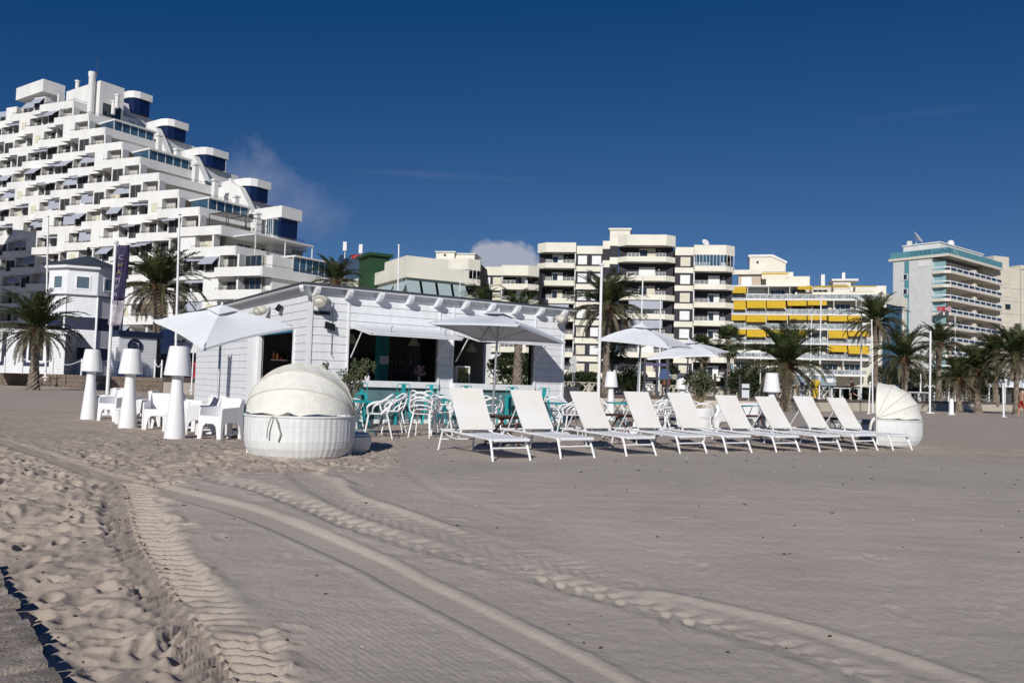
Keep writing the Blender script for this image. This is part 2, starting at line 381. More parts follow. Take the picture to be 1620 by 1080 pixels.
cr = t.nodes.new('ShaderNodeValToRGB'); cr.color_ramp.elements[0].position = .3; cr.color_ramp.elements[0].color = (.62,.6,.58,1); cr.color_ramp.elements[1].position = .68; cr.color_ramp.elements[1].color = (1.15,1.15,1.15,1)
t.links.new(n2.outputs['Fac'], cr.inputs[0])
old = b.inputs['Base Color'].links[0].from_socket; t.links.new(old, mx.inputs[1]); t.links.new(cr.outputs[0], mx.inputs[2]); t.links.new(mx.outputs[0], b.inputs['Base Color'])
at = sand.attributes.new('trodden', 'FLOAT', 'POINT')
u_ = np.clip((co[:,0]-RX0)/RS, 0, H.shape[1]-1).astype(int); v_ = np.clip((co[:,1]-RY0)/RS, 0, H.shape[0]-1).astype(int)
tr = rough[v_, u_]*((co[:,1] > RY0) & (co[:,1] < RY1)); tr = np.where(co[:,1] >= RY1, .6, tr); at.data.foreach_set('value', tr.astype(np.float32))
an = t.nodes.new('ShaderNodeAttribute'); an.attribute_name = 'trodden'; m2 = t.nodes.new('ShaderNodeMixRGB'); m2.blend_type = 'MULTIPLY'; m3 = t.nodes.new('ShaderNodeMixRGB'); m3.inputs[1].default_value = (1,1,1,1); m3.inputs[2].default_value = (.95,.90,.865,1)
t.links.new(an.outputs['Fac'], m3.inputs[0]); m2.inputs[0].default_value = 1; t.links.new(mx.outputs[0], m2.inputs[1]); t.links.new(m3.outputs[0], m2.inputs[2]); t.links.new(m2.outputs[0], b.inputs['Base Color'])
sand.materials.append(SAND)
so_ = bpy.data.objects.new('sand_beach', sand); C.objects.link(so_); struct(so_)
# shell bits and pebbles
mb = MB()
for _ in range(130):
    x = r2.uniform(-5, 6); y = r2.uniform(3.4, 14); s = r2.uniform(.003, .009)*(1+y*.05); z = gz(x, y)+s*.3
    a = r2.uniform(0, 3)
    vs = [(x+s*math.cos(a+k*math.pi/2)*(1.4 if k % 2 else .8), y+s*math.sin(a+k*math.pi/2), z) for k in range(4)]+[(x, y, z+s*.8), (x, y, z-s)]
    mb.add(vs, [(0,1,4),(1,2,4),(2,3,4),(3,0,4),(1,0,5),(2,1,5),(3,2,5),(0,3,5)])
db = MB()
for _ in range(1500):
    x = r2.uniform(-6, 7); y = r2.uniform(3.4, 14); i = int((y-RY0)/RS); j = int((x-RX0)/RS)
    if rough[i,j] < .3 and r2.rand() > .12: continue
    s = r2.uniform(.003, .010)*(1+y*.06); z = gz(x, y)+s*.25; a = r2.uniform(0, 3)
    vs = [(x+s*math.cos(a+k*math.pi/2)*(1.8 if k % 2 else .7), y+s*math.sin(a+k*math.pi/2)*1.2, z) for k in range(4)]+[(x, y, z+s*.7), (x, y, z-s)]
    db.add(vs, [(0,1,4),(1,2,4),(2,3,4),(3,0,4),(1,0,5),(2,1,5),(3,2,5),(0,3,5)])
stuff(tag(db.build('dark_debris', mat('dry_weed', (.06,.05,.04), .9, .5, 30)), 'dark crumbs of dry seaweed and twigs scattered over the trodden sand', 'debris'))
stuff(tag(mb.build('shell_fragments', mat('shell', (.5,.46,.42), .6, .6, 30)), 'tiny shell fragments and pebbles strewn over the sand', 'shells'))
# ------------------------------------------------------------------ boardwalk at the near left corner
bw = bpy.data.objects.new('boardwalk', None); C.objects.link(bw); struct(bw)
e0 = GS(95, 1085); e1 = GS(8, 933)
ed = (Vector((e1.x-e0.x, e1.y-e0.y, 0))).normalized(); en = Vector((-ed.y, ed.x, 0))
bw.location = (e0.x, e0.y, -.435); bw.rotation_euler = (0, 0, math.atan2(ed.y, ed.x))
pms = [MB().box(-.5,.5,0,1,-.5,.5).mesh('boardwalk_plank', mat('plank_%d' % i, c, .85, .45, 9, .6, 50, streak=1)) for i, c in enumerate(((.33,.28,.24),(.26,.22,.19),(.38,.32,.27)))]
x = -1.6
while x < 2.6:
    w = .135; o = bpy.data.objects.new('plank', rnd.choice(pms)); C.objects.link(o); o.parent = bw
    o.location = (x, rnd.uniform(-.02,.02), rnd.uniform(-.012,.012)+x*.05); o.scale = (w-.03, 1.6, .04); o.rotation_euler = (rnd.uniform(-.006,.006), 0, rnd.uniform(-.01,.01)); x += w
MB().box(-1.7,2.7,.05,.12,-.16,-.03).build('joist', DECKW, bw); MB().box(-1.7,2.7,1.2,1.27,-.16,-.03).build('joist', DECKW, bw)
for o in bw.children:
    if o.name.startswith('joist'): o.rotation_euler = (0, -.05, 0)

# ------------------------------------------------------------------ beach bar
BAR = thing('beach_bar', 'white timber beach bar with dark flat roof and two open serving hatches', 'beach bar', (-4.89, 18.94, 0), R(33.5))
BF = Fr(487, 18.94, 33.5); BF.o = Vector((-4.89, 18.94, 0))
BL, BW = 7.67, 12.1
bm1 = MB().exX([(0,-.5),(-.022,-.5),(-.012,.47),(0,.5)], -.5, .5).mesh('siding_board', BOARD)      # lapped board, outside towards -y
def board(x0, x1, z, side='front', h=.2):
    o = bpy.data.objects.new('board', bm1); C.objects.link(o); o.parent = BAR
    if side == 'front': o.location = ((x0+x1)/2, 0, z+h/2); o.scale = (x1-x0, 1, h-.006)
    else: o.location = (0, (x0+x1)/2, z+h/2); o.scale = (x1-x0, 1, h-.006); o.rotation_euler = (0,0,-math.pi/2)
    o.location.z += rnd.uniform(-.001,.001)
O1 = (1.02, 3.52); O2 = (3.98, 6.62); SIL, TOP, WT = 1.06, 2.40, 3.12
nb = int(WT/.2)+1
for i in range(16):
    z = i*.2-.08; h = .2
    if z > WT-.02: break
    if z < SIL-.05:
        segs = [(.06, O1[0]-.04), (O1[1]+.04, O2[0]-.04), (O2[1]+.04, BL-.04)]
    elif z < TOP-.1: segs = [(.06, O1[0]-.04), (O1[1]+.04, O2[0]-.04), (O2[1]+.04, BL-.04)]
    else: segs = [(.06, O1[0]-.04), (O1[0]-.04, O1[1]+.04), (O1[1]+.04, O2[0]-.04), (O2[0]-.04, O2[1]+.04), (O2[1]+.04, BL-.04)]
    for a, b_ in segs: board(a, b_, z)
    if z < 2.25: board(.08, .98, z, 'left')
    else: board(.08, .98, z, 'left'); board(.98, 4.02, z, 'left')
    board(4.02, 8.1, z, 'left'); board(8.1, BW-.03, z, 'left')
# wall cores (with the openings cut out)
core = MB()
core.box(.03, O1[0], .004, .1, -.1, WT); core.box(O1[1], O2[0], .004, .1, -.1, WT); core.box(O2[1], BL-.02, .004, .1, -.1, WT)
core.box(O1[0], O1[1], .006, .1, TOP, WT); core.box(O2[0], O2[1], .006, .1, TOP, WT)
core.build('front_wall', BOARDG, BAR)
lw = MB(); lw.box(.004, .1, .102, .98, -.1, WT); lw.box(.004, .1, 4.02, BW, -.1, WT); lw.box(.006, .1, .98, 4.02, 2.27, WT); lw.build('side_wall', BOARDG, BAR)
rw = MB(); rw.box(BL-.1, BL, .102, 1.6, -.1, WT); rw.box(BL-.1, BL, 1.6, 4.3, 2.4, WT); rw.box(BL-.1, BL, 1.6, 4.3, -.1, .9); rw.box(BL-.1, BL, 4.3, BW, -.1, WT); rw.build('end_wall', BOARD, BAR)
MB().box(.1, BL-.1, BW-.1, BW, -.1, WT).build('back_wall', BOARD, BAR)
# trims
trim = lambda n, *a: MB().box(*a).build(n, BOARD, BAR, bevel=.004)
trim('corner_post', -.03, .075, -.045, .07, -.1, WT+.01)
trim('corner_post', BL-.05, BL+.03, -.04, .06, -.1, WT)
for x in (O1[0]-.05, O1[1]+.0, O2[0]-.05, O2[1]+.0): trim('window_jamb', x, x+.05, -.05, .1, .0, TOP+.0)
for x in (O1[0]-.05, O1[1]+.0, O2[0]-.05, O2[1]): trim('batten', x, x+.05, -.036, -.0, TOP+.005, WT-.01)
for x0, x1 in (O1, O2):
    trim('sill', x0-.0, x1+.0, -.12, .14, SIL-.16, SIL)
    MB().box(x0, x1, -.02, .06, .10, SIL-.165).build('counter_front', GREYTEAL, BAR)
    trim('skirting', x0, x1, -.045, .02, -.1, .095)
trim('door_post', -.05, .05, .93, 1.02, -.1, 2.3); trim('door_post', -.05, .05, 3.98, 4.10, -.1, 2.3)
MB().box(-.30, .04, 4.11, 4.16, 0, 2.2).build('door_leaf', BOARD, BAR, bevel=.004)
MB().box(-.05, .04, 1.03, 3.97, 2.22, 2.28).build('door_header', mat('blue_trim', (.03,.17,.28), .5), BAR)
trim('ledge_board', -.04, BL, -.05, .0, WT-.01, WT+.035)
trim('ledge_board', -.05, .0, .0, BW, WT-.01, WT+.034)
# roof
rf = MB().box(-.30, BL+.3, -.30, BW+.3, 3.30, 3.345).build('roof', ROOFD, BAR)
MB().box(-.27, BL+.27, -.27, BW+.27, 3.262, 3.297).build('roof_boarding', BOARD, BAR)
fas = MB(); fas.box(.0, BL, -.015, .03, WT+.036, 3.26); fas.box(-.015, .03, .03, BW, WT+.036, 3.26); fas.build('fascia', BOARD, BAR)
raf = MB().exX([(.0,3.26),(-.36,3.26),(-.36,3.19),(-.31,3.11),(-.2,3.05),(.0,3.04)], -.05, .05).mesh('rafter', BOARD)
for i in range(10):
    o = bpy.data.objects.new('rafter', raf); C.objects.link(o); o.parent = BAR; o.location = (.09+i*.823, 0, 0)
o = bpy.data.objects.new('rafter', raf); C.objects.link(o); o.parent = BAR; o.location = (-.02, -.02, 0); o.rotation_euler = (0,0,-math.pi/4); o.scale = (1,1.25,1)
# hatch flaps held open by struts
for k, (x0, x1) in enumerate((O1, O2)):
    fl = MB().hexa([(x0,-.055,TOP-.0),(x1,-.055,TOP-.0),(x1,-1.33,TOP-.23),(x0,-1.33,TOP-.23)][::-1], [(x0,-.055,TOP+.035),(x1,-.055,TOP+.035),(x1,-1.33,TOP-.195),(x0,-1.33,TOP-.195)][::-1]).build('hatch_flap', BOARD, BAR)
    fr = MB()
    for xx in (x0+.01, x1-.07): fr.hexa([(xx,-.1,TOP-.05),(xx+.06,-.1,TOP-.05),(xx+.06,-1.3,TOP-.27),(xx,-1.3,TOP-.27)][::-1], [(xx,-.1,TOP-.012),(xx+.06,-.1,TOP-.012),(xx+.06,-1.3,TOP-.23),(xx,-1.3,TOP-.23)][::-1])
    fr.hexa([(x0+.075,-1.32,TOP-.27),(x1-.075,-1.32,TOP-.27),(x1-.075,-1.26,TOP-.27),(x0+.075,-1.26,TOP-.27)], [(x0+.075,-1.32,TOP-.23),(x1-.075,-1.32,TOP-.23),(x1-.075,-1.26,TOP-.222),(x0+.075,-1.26,TOP-.222)])
    fr.build('flap_frame', BOARD, fl)
    for xx in (x0+.05, x1-.05):
        MB().tube([(xx, -.07, 1.62), (xx, -.72, TOP-.15)], .016, 6).build('strut', PLASTIC, BAR)
    for xx in (x0+.55, x1-.5): MB().tube([(xx,-1.28,TOP-.2),(xx,-1.3,TOP-.06),(xx+.04,-1.3,TOP-.02)], .012, 5).build('latch', STEEL, fl)
# inside
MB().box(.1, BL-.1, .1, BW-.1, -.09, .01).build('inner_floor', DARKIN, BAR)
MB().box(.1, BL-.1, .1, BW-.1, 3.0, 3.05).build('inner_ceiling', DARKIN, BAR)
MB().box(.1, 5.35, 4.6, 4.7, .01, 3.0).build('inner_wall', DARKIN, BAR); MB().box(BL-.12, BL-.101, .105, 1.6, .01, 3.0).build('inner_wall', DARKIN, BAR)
tx = BF.x(608, 560, 2.6)
MB().box(tx-.15, tx+.15, 2.6, 2.9, .01, 3.0).build('teal_post', mat('teal_post_paint', (.02,.24,.28), .5), BAR)
MB().box(O1[0]-.3, O2[1]+.3, .15, .7, .98, 1.03).build('serving_counter', mat('counter_grey', (.12,.13,.13), .4), BAR)
shelf = MB(); shelf.box(.4, 5.0, 4.25, 4.59, 1.05, 1.08); shelf.box(.4, 5.0, 4.25, 4.59, 1.55, 1.58); shelf.box(.4, 5.0, 4.25, 4.59, .5, .53); shelf.build('back_shelf', mat('shelf_wood', (.11,.1,.09), .6), BAR)
MB().box(2.78, 3.22, 4.55, 4.595, 2.0, 2.38).build('picture_frame', BLACK, BAR)
MB().box(2.82, 3.18, 4.535, 4.549, 2.04, 2.34).build('picture', mat('picture_dark', (.12,.10,.12), .5, .5, 9), BAR)
MB().box(tx-.14, tx+.14, 2.585, 2.598, BF.z(608,576,2.6), BF.z(608,563,2.6)).build('notice', PLASTIC, BAR)
bcols = [mat('bottle_%s' % n, c, .15, .02) for n, c in (('green', (.02,.06,.03)), ('brown', (.05,.02,.01)), ('clear', (.12,.14,.15)), ('amber', (.09,.04,.01)), ('red', (.07,.01,.012)))]
bmesh_ = [MB().lathe([(.033,0),(.036,.01),(.036,.17),(.013,.22),(.012,.28),(.014,.285),(.014,.30),(0,.30)], 8).mesh('bottle', m) for m in bcols]
for zz in (1.08, 1.58):
    for i in range(34):
        x = .5+i*.133+rnd.uniform(-.03,.03)
        if 1.35 < x < 1.5: continue
        w_ = BF.w(x, 4.36+rnd.uniform(-.04,.08), zz+.002)
        o = bpy.data.objects.new('bottle', rnd.choice(bmesh_)); C.objects.link(o); o.location = w_; o.scale = (1.1,1.1,rnd.uniform(.85,1.15))
        tag(o, 'small %s bottle on the %s back shelf inside the bar' % (o.data.materials[0].name[7:], 'upper' if zz > 1.2 else 'lower'), 'bottle', 'bottles on the shelves behind the counter')
lampm = MB().lathe([(.03,.26),(.05,.24),(.17,.0),(.165,.0),(.045,.235)], 16).mesh('pendant_shade', mat('pendant_cream', (.55,.52,.42), .7))
cordm = MB().lathe([(.006,.26),(.006,.9)], 6).mesh('pendant_cord', BLACK)
for i, (px, py, yo, s) in enumerate(((655, 540, 2.2, 'left pendant lamp seen through the first hatch of the bar'), (746, 551, 1.4, 'pendant lamp hanging behind the second hatch of the bar'), (556, 537, 1.5, 'pendant lamp beside the near jamb of the first hatch'))):
    x, z = BF.at(px, py, yo); w_ = BF.w(x, yo, min(z-.1, 2.1))
    r_ = thing('pendant_lamp', s, 'lamp', w_, 0, 'pendant lamps inside the bar')
    a = bpy.data.objects.new('lamp_shade', lampm); C.objects.link(a); a.parent = r_
    a = bpy.data.objects.new('cord', cordm); C.objects.link(a); a.parent = r_
# things on the counter
c0 = BF.w(4.75, .55, 1.03)
k = thing('counter_fridge', 'small white framed chiller cabinet on the bar counter', 'chiller', BF.w(4.72, .9, 1.0), R(33.5))
MB().box(-.22,.22,-.2,.2,0,.04).box(-.22,.22,-.2,.2,.5,.54).box(-.22,-.19,-.2,.2,.04,.5).box(.19,.22,-.2,.2,.04,.5).build('cabinet', PLASTIC, k)
MB().box(-.19,.19,-.15,.19,.04,.5).build('contents', mat('chiller_dark', (.03,.03,.03), .2, .9, 14, col2=(.35,.3,.1)), k)
k = tag(MB().lathe([(.07,0),(.07,.12),(.02,.18),(.02,.22),(0,.22)], 10).build('jug', PLASTIC), 'white jug on the counter in the first hatch', 'jug'); k.location = BF.w(1.75, .45, 1.03)
k = thing('flower_vase', 'vase of pale flowers at the right end of the first hatch counter', 'vase', BF.w(3.2, .4, 1.03))
MB().lathe([(.03,0),(.05,.05),(.03,.16),(.035,.18)], 10).build('vase', mat('vase_glass', (.3,.3,.35), .2), k)
fm = MB()
for _ in range(120):
    a = rnd.uniform(0, 6.28); r_ = rnd.uniform(0,.16); z = .2+rnd.uniform(0,.26); s = .018; p = Vector((r_*math.cos(a), r_*math.sin(a), z))
    fm.quad(p+Vector((-s,0,-s)), p+Vector((s,s,-s)), p+Vector((s,0,s)), p+Vector((-s,-s,s)))
stuff(fm.build('blossom', mat('pale_flower', (.25,.16,.2), .8, .6, 20), k))
# speakers, floodlights, conduit
def wall_frame(side, x, z, out=0): # world point on front ('f') or left ('l') wall
    return BF.w(x, -out, z) if side == 'f' else BF.w(-out, x, z)
def speaker(px, py, side, label, tilt=.25, yaw=0):
    if side == 'f': x, z = BF.at(px, py, -.3); p = wall_frame('f', x, z, .3); rz = R(33.5)+yaw
    else: x, z = BF.side(px, py, -.3); p = wall_frame('l', x, z, .3); rz = R(33.5-90)+yaw
    r_ = thing('loudspeaker', label, 'loudspeaker', p, rz, 'wall speakers under the eave')
    c = MB().lathe([(.0,-.16),(.10,-.155),(.135,-.10),(.15,0),(.15,.05),(.12,.12),(.05,.16),(0,.165)], 18).build('cabinet', mat('speaker_cream', (.60,.57,.50), .5), r_, True)
    c.scale = (1.25, .85, .95); c.rotation_euler = (R(90)+tilt, 0, 0)
    g_ = MB().lathe([(.13,.0),(.0,.012)], 18).build('grille', mat('speaker_grille', (.35,.33,.29), .8), r_); g_.location = (0,-.125,-.05); g_.scale = (1.2,1,1); g_.rotation_euler = (R(90)+tilt,0,0)
    MB().tube([(0,.05,0),(.06,.16,.04),(.06,.29,.04)], .018, 6).box(.0,.12,.27,.296,-.05,.12).build('bracket', STEEL, r_)
speaker(507, 475, 'f', 'cream loudspeaker at the bar corner above the first hatch', yaw=-.6)
speaker(889, 505, 'f', 'cream loudspeaker at the right end of the bar front', yaw=.5)
speaker(412, 491, 'l', 'cream loudspeaker on the side wall behind the left umbrella', yaw=.4)
def flood(px, py, side, label):
    if side == 'f': x, z = BF.at(px, py, -.12); p = wall_frame('f', x, z, .12); rz = R(33.5)
    else: x, z = BF.side(px, py, -.12); p = wall_frame('l', x, z, .12); rz = R(33.5-90)
    r_ = thing('floodlight', label, 'floodlight', p, rz)
    h = MB().box(-.13,.13,-.03,.03,-.09,.09).build('housing', BLACK, r_, bevel=.01); h.rotation_euler = (-.5,.25,0)
    MB().box(-.02,.02,.0,.115,-.02,.02).box(-.05,.05,.098,.118,-.06,.06).build('bracket', STEEL, r_)
flood(441, 487, 'l', 'black floodlight high on the side wall near the door'); flood(522, 516, 'f', 'small black floodlight halfway up the front wall')
cab = MB(); x1, z1 = BF.at(527, 478, -.03); x2, z2 = BF.at(524, 562, -.03)
cab.tube([(x1,-.04,z1),(x1,-.04,z2+.02),(x1,-.10,z2)], .012, 6); cab.build('conduit', STEEL, BAR)
s_ = MB().box(.1,.5,-.06,-.03,2.62,2.70).build('strip_light', BLACK, BAR)
# ------------------------------------------------------------------ garden lamps
def garden_lamp():
    r_ = thing('garden_lamp', 'x', 'lamp')
    MB().lathe([(.0,.0),(.172,.0),(.175,.02),(.135,.45),(.10,.85),(.088,1.02),(.10,1.07),(.10,1.09),(0,1.09)], 32).build('stand', PLASTIC, r_, True)
    MB().lathe([(.0,1.075),(.20,1.075),(.222,1.085),(.222,1.11),(.155,1.565),(.145,1.58),(0,1.583)], 36).build('lamp_shade', PLASTIC, r_, True)
    return r_
GL = garden_lamp(); first = [True]
def put(proto, used, loc, rz, label, group=None, scale=None):
    if proto not in used:
        used.append(proto); proto.location = loc; proto.rotation_euler = (0,0,rz); proto['label'] = label
        if group: proto['group'] = group
        if scale: proto.scale = (scale,)*3
        return proto
    return dup(proto, loc, rz, label, group, scale)
USED = []
def gp(px, Y): x, y = XY(px, Y); return (x, y, gz(x, y)-.008)
for px, Y, s in ((144,17.9,'leftmost of the three giant white lamps, the smallest looking one by the palm'), (206,15.8,'middle one of the three giant white lamps, in front of the round emblem'),
                 (281,13.5,'nearest giant white lamp, right of the other two and beside the umbrella'), (967,25.6,'white giant lamp standing between a white flagpole and a green hedge'),
                 (1080,24.6,'giant white lamp in the blue shade of the far umbrella'), (1221,20.8,'giant white lamp behind the loungers in front of the broad palm')):
    put(GL, USED, gp(px, Y), rnd.uniform(0,6), s, 'giant white table lamp shaped garden lamps')

# ------------------------------------------------------------------ umbrellas
def umbrella(base, head, corners, m, label, mast_r=.024, finial=True):
    r_ = thing('parasol', label, 'parasol', base, 0, 'square parasols of the bar')
    b = Vector(base); h = Vector(head)-b; cs = [Vector(c)-b for c in corners]
    MB().tube([(0,0,-.1), h*1.0], mast_r, 10).build('mast', STEEL, r_)
    mb = MB(); NS = 10; NE = 10
    for k in range(4):
        a, c = cs[k], cs[(k+1)%4]; rows = []
        for i in range(NS+1):
            t = .06+.94*i/NS; row = []
            for j in range(NE+1):
                u = j/NE; e = a.lerp(c, u); cen = (a+c)/2; inw = math.sin(math.pi*u)
                e = e-(e-h)*(.055*inw)*t                                        # edge pulled in between the ribs
                p = h.lerp(e, t); p.z -= .05*math.sin(math.pi*t)*(1)*inw+.0; p.z += .05*math.sin(math.pi*t)
                row.append(p)
            rows.append(row)
        o0 = len(mb.v); mb.v += [tuple(p) for row in rows for p in row]
        w = NE+1; mb.f += [(o0+i*w+j, o0+(i+1)*w+j, o0+(i+1)*w+j+1, o0+i*w+j+1) for i in range(NS) for j in range(NE)]
        mb.f.append(tuple(o0+j for j in range(w)) )
        # hem
        o1 = len(mb.v); last = rows[-1]; mb.v += [tuple(p) for p in last]+[tuple(p-Vector((0,0,.045))) for p in last]
        mb.f += [(o1+j, o1+w+j, o1+w+j+1, o1+j+1) for j in range(NE)]
    cn = mb.build('canopy', m, r_, True)
    vt = MB(); q = [h.lerp(c, .24)+Vector((0,0,.075)) for c in cs]; top = h+Vector((0,0,.10))
    for k in range(4):
        a, c = q[k], q[(k+1)%4]; m_ = (a+c)/2*.985+h*.015; m_.z -= .0
        vt.add([top, a, m_, c], [(0,1,2),(0,2,3)])
    vt.build('vent_cap', m, r_)
    for c in cs:
        MB().tube([h*.985, h.lerp(c, .5)+Vector((0,0,.02)), h.lerp(c, .99)], .013, 6).build('rib', STEEL, r_)
        MB().tube([h*.80, h.lerp(c, .5)+Vector((0,0,.0))], .010, 6).build('stay', STEEL, r_)
        MB().tube([h.lerp(c,.97), h.lerp(c,1.03)], .02, 6).build('tip_pocket', m, r_)
    if finial: MB().lathe([(.02,0),(.03,.03),(.0,.07)], 8).build('finial', m, r_).location = top-Vector((0,0,.01))
    bs = MB().lathe([(.0,.0),(.28,.0),(.28,.05),(.06,.08),(.04,.3),(0,.3)], 20).build('base', PLASTIC, r_)
def U(px, py, Y): return tuple(PD(px, py, Y))
def gb(px, Y): x, y = XY(px, Y, 640); return (x, y, gz(x, y))
SHADECAN = mat('grey_white_canvas', (.62,.65,.70), .9, .05, 5, .2, 40)  # white canvas greyed in its colour for the shaded underside
def gray_up(c): return c
umbrella(gb(345,15.0), U(351,490,15.2), [U(245,507,14.9), U(322,551,13.9), U(467,517,15.6), U(352,497,16.8)], CANVAS, 'white parasol tilted over the moulded armchairs at the left of the bar')
umbrella(gb(778,16.3), U(789,499,16.3), [U(682,510,16.0), U(820,513,15.0), U(891,541,16.7), U(760.5,536.7,17.7)], SHADECAN, 'grey shaded parasol in front of the second serving hatch')
umbrella(gb(1005,19.0), U(1015,517,19.2), [U(947,536,19.3), U(1060,549,17.6), U(1094,549,19.3), U(985,531,21.0)], CANVAS, 'white parasol with its mast behind the fourth lounger')
umbrella(gb(1082,24.0), U(1090,542,24.4), [U(1025,567,23.5), U(1133,561,23.0), U(1151,556,25.0), U(1050,558,26.2)], CANVAS, 'white parasol farthest to the right, overlapping its neighbour')

# ------------------------------------------------------------------ loungers
def lounger():
    r_ = thing('sun_lounger', 'x', 'sun lounger')
    Wd = .56; F_ = MB()        # front foot end towards -y ; length 1.9
    for sx in (0, Wd):
        F_.tube([(sx,.02,.275),(sx,.5,.285),(sx,1.1,.30),(sx,1.86,.315)], .018, 8)
    F_.tube([(0,.02,.27),(Wd,.02,.27)], .016, 8); F_.tube([(0,1.86,.31),(Wd,1.86,.31)], .016, 8); F_.tube([(0,1.12,.28),(Wd,1.12,.28)], .014, 8)
    F_.build('frame', PLASTIC, r_)
    for sx, d in ((0,-1),(Wd,1)):
        MB().tube([(sx,.30,.28),(sx+d*.005,.20,.275),(sx+d*.012,.12,.24),(sx+d*.03,.0,-.03)], [.017,.018,.019,.017], 8, 3).build('leg', PLASTIC, r_)
        MB().tube([(sx,1.62,.30),(sx+d*.005,1.72,.30),(sx+d*.012,1.79,.25),(sx+d*.03,1.88,-.03)], [.017,.018,.019,.017], 8, 3).build('leg', PLASTIC, r_)
    MB().tube([(-.015,.09,.16),(Wd+.015,.09,.16)], .013, 6).build('cross_bar', PLASTIC, r_)
    MB().tube([(-.015,1.81,.16),(Wd+.015,1.81,.16)], .013, 6).build('cross_bar', PLASTIC, r_)
    s = MB(); n = 10
    for i in range(n):
        y0 = .03+i*1.07/n; y1 = .03+(i+1)*1.07/n; s0 = .018*math.sin(math.pi*i/n); s1 = .018*math.sin(math.pi*(i+1)/n)
        s.hexa([(-.02,y0,.272+.012),(Wd+.02,y0,.284),(Wd+.02,y1,.284+.012),(-.02,y1,.296)], [(-.02,y0,.298-s0*.3),(Wd+.02,y0,.298-s0*.3),(Wd+.02,y1,.308-s1*.3),(-.02,y1,.308-s1*.3)])
    s.build('seat_sling', SLINGW, r_)
    p = Vector((0,1.13,.31)); q = Vector((0,1.58,.965)); bk = MB()
    for sx in (.01, Wd-.01): bk.tube([p+Vector((sx,0,0)), q+Vector((sx,0,0))], .016, 8)
    bk.tube([q+Vector((.01,0,0)), q+Vector((Wd-.01,0,0))], .015, 8)
    bk.build('back_frame', PLASTIC, r_)
    d = (q-p).normalized(); nn = Vector((0,-d.z,d.y)); sl_ = MB(); k = 8
    for i in range(k):
        a = p+(q-p)*(.05+.97*i/k)+nn*(.012+.012*(1-((i-k/2)/(k/2))**2)*-1); b = p+(q-p)*(.05+.97*(i+1)/k)+nn*(.012+.012*(1-((i+1-k/2)/(k/2))**2)*-1)
        sl_.hexa([a+Vector((-.012,0,0)), a+Vector((Wd+.012,0,0)), b+Vector((Wd+.012,0,0)), b+Vector((-.012,0,0))], [a+Vector((-.012,0,0))+nn*.014, a+Vector((Wd+.012,0,0))+nn*.014, b+Vector((Wd+.012,0,0))+nn*.014, b+Vector((-.012,0,0))+nn*.014])
    sl_.build('back_sling', SLING, r_)
    for sx in (.03, Wd-.03):
        MB().tube([(sx,1.42,.735),(sx,1.72,.31)], .011, 6).build('back_strut', PLASTIC, r_)
        rk = MB(); rk.tube([(sx,1.25,.27),(sx,1.30,.20),(sx,1.60,.22),(sx,1.78,.27)], .010, 6, 3).build('ratchet_bar', PLASTIC, r_)
    pg = MB()
    for j in range(7): pg.box(.05+j*.075,.09+j*.075,1.105,1.125,.294,.312)
    pg.build('sling_clips', BLACK, r_)
    return r_
SLINGW = mat('lounger_mesh_white', (.80,.81,.83), .7, .03, 5, .1, 200)
LG = lounger()
ords = ['first from the left, nearest the big wicker daybed', 'second from the left, right of the first dark table', 'third from the left, near the tall flagpole',
        'fourth from the left, below the white parasol mast', 'fifth and middle one, beside the big bushy planter', 'sixth from the left, left of a dark table',
        'seventh from the left, in front of the giant lamp', 'eighth from the left, left of the farthest dark table', 'last on the right, its foot before the hooded daybed']
for i, (px, py) in enumerate(((783,729),(890.4,725.6),(994,722),(1078.5,717.5),(1152.4,717),(1231,715.4),(1299.3,714.2),(1357.4,712.7),(1415.3,712))):
    p = G(px, py, -.0); th = R(30.5+rnd.uniform(-1.2,1.2)); off = Vector((-.03, 0, 0))
    x, y = p.x, p.y
    L_o = put(LG, USED, (x, y, gz(x+.3, y+.9)+.012), th, 'white sun lounger, '+ords[i], 'white sun loungers in a row on the sand')
    if i:
        da = R(rnd.uniform(-2.2, 2.2)); pv = Vector((0,1.13,.31)); Rm = Matrix.Rotation(da, 3, 'X')
        for ch in L_o.children:
            if ch.name.startswith('back_') and not ch.name.startswith('back_strut'): ch.rotation_euler = (da,0,0); ch.location = pv-Rm@pv

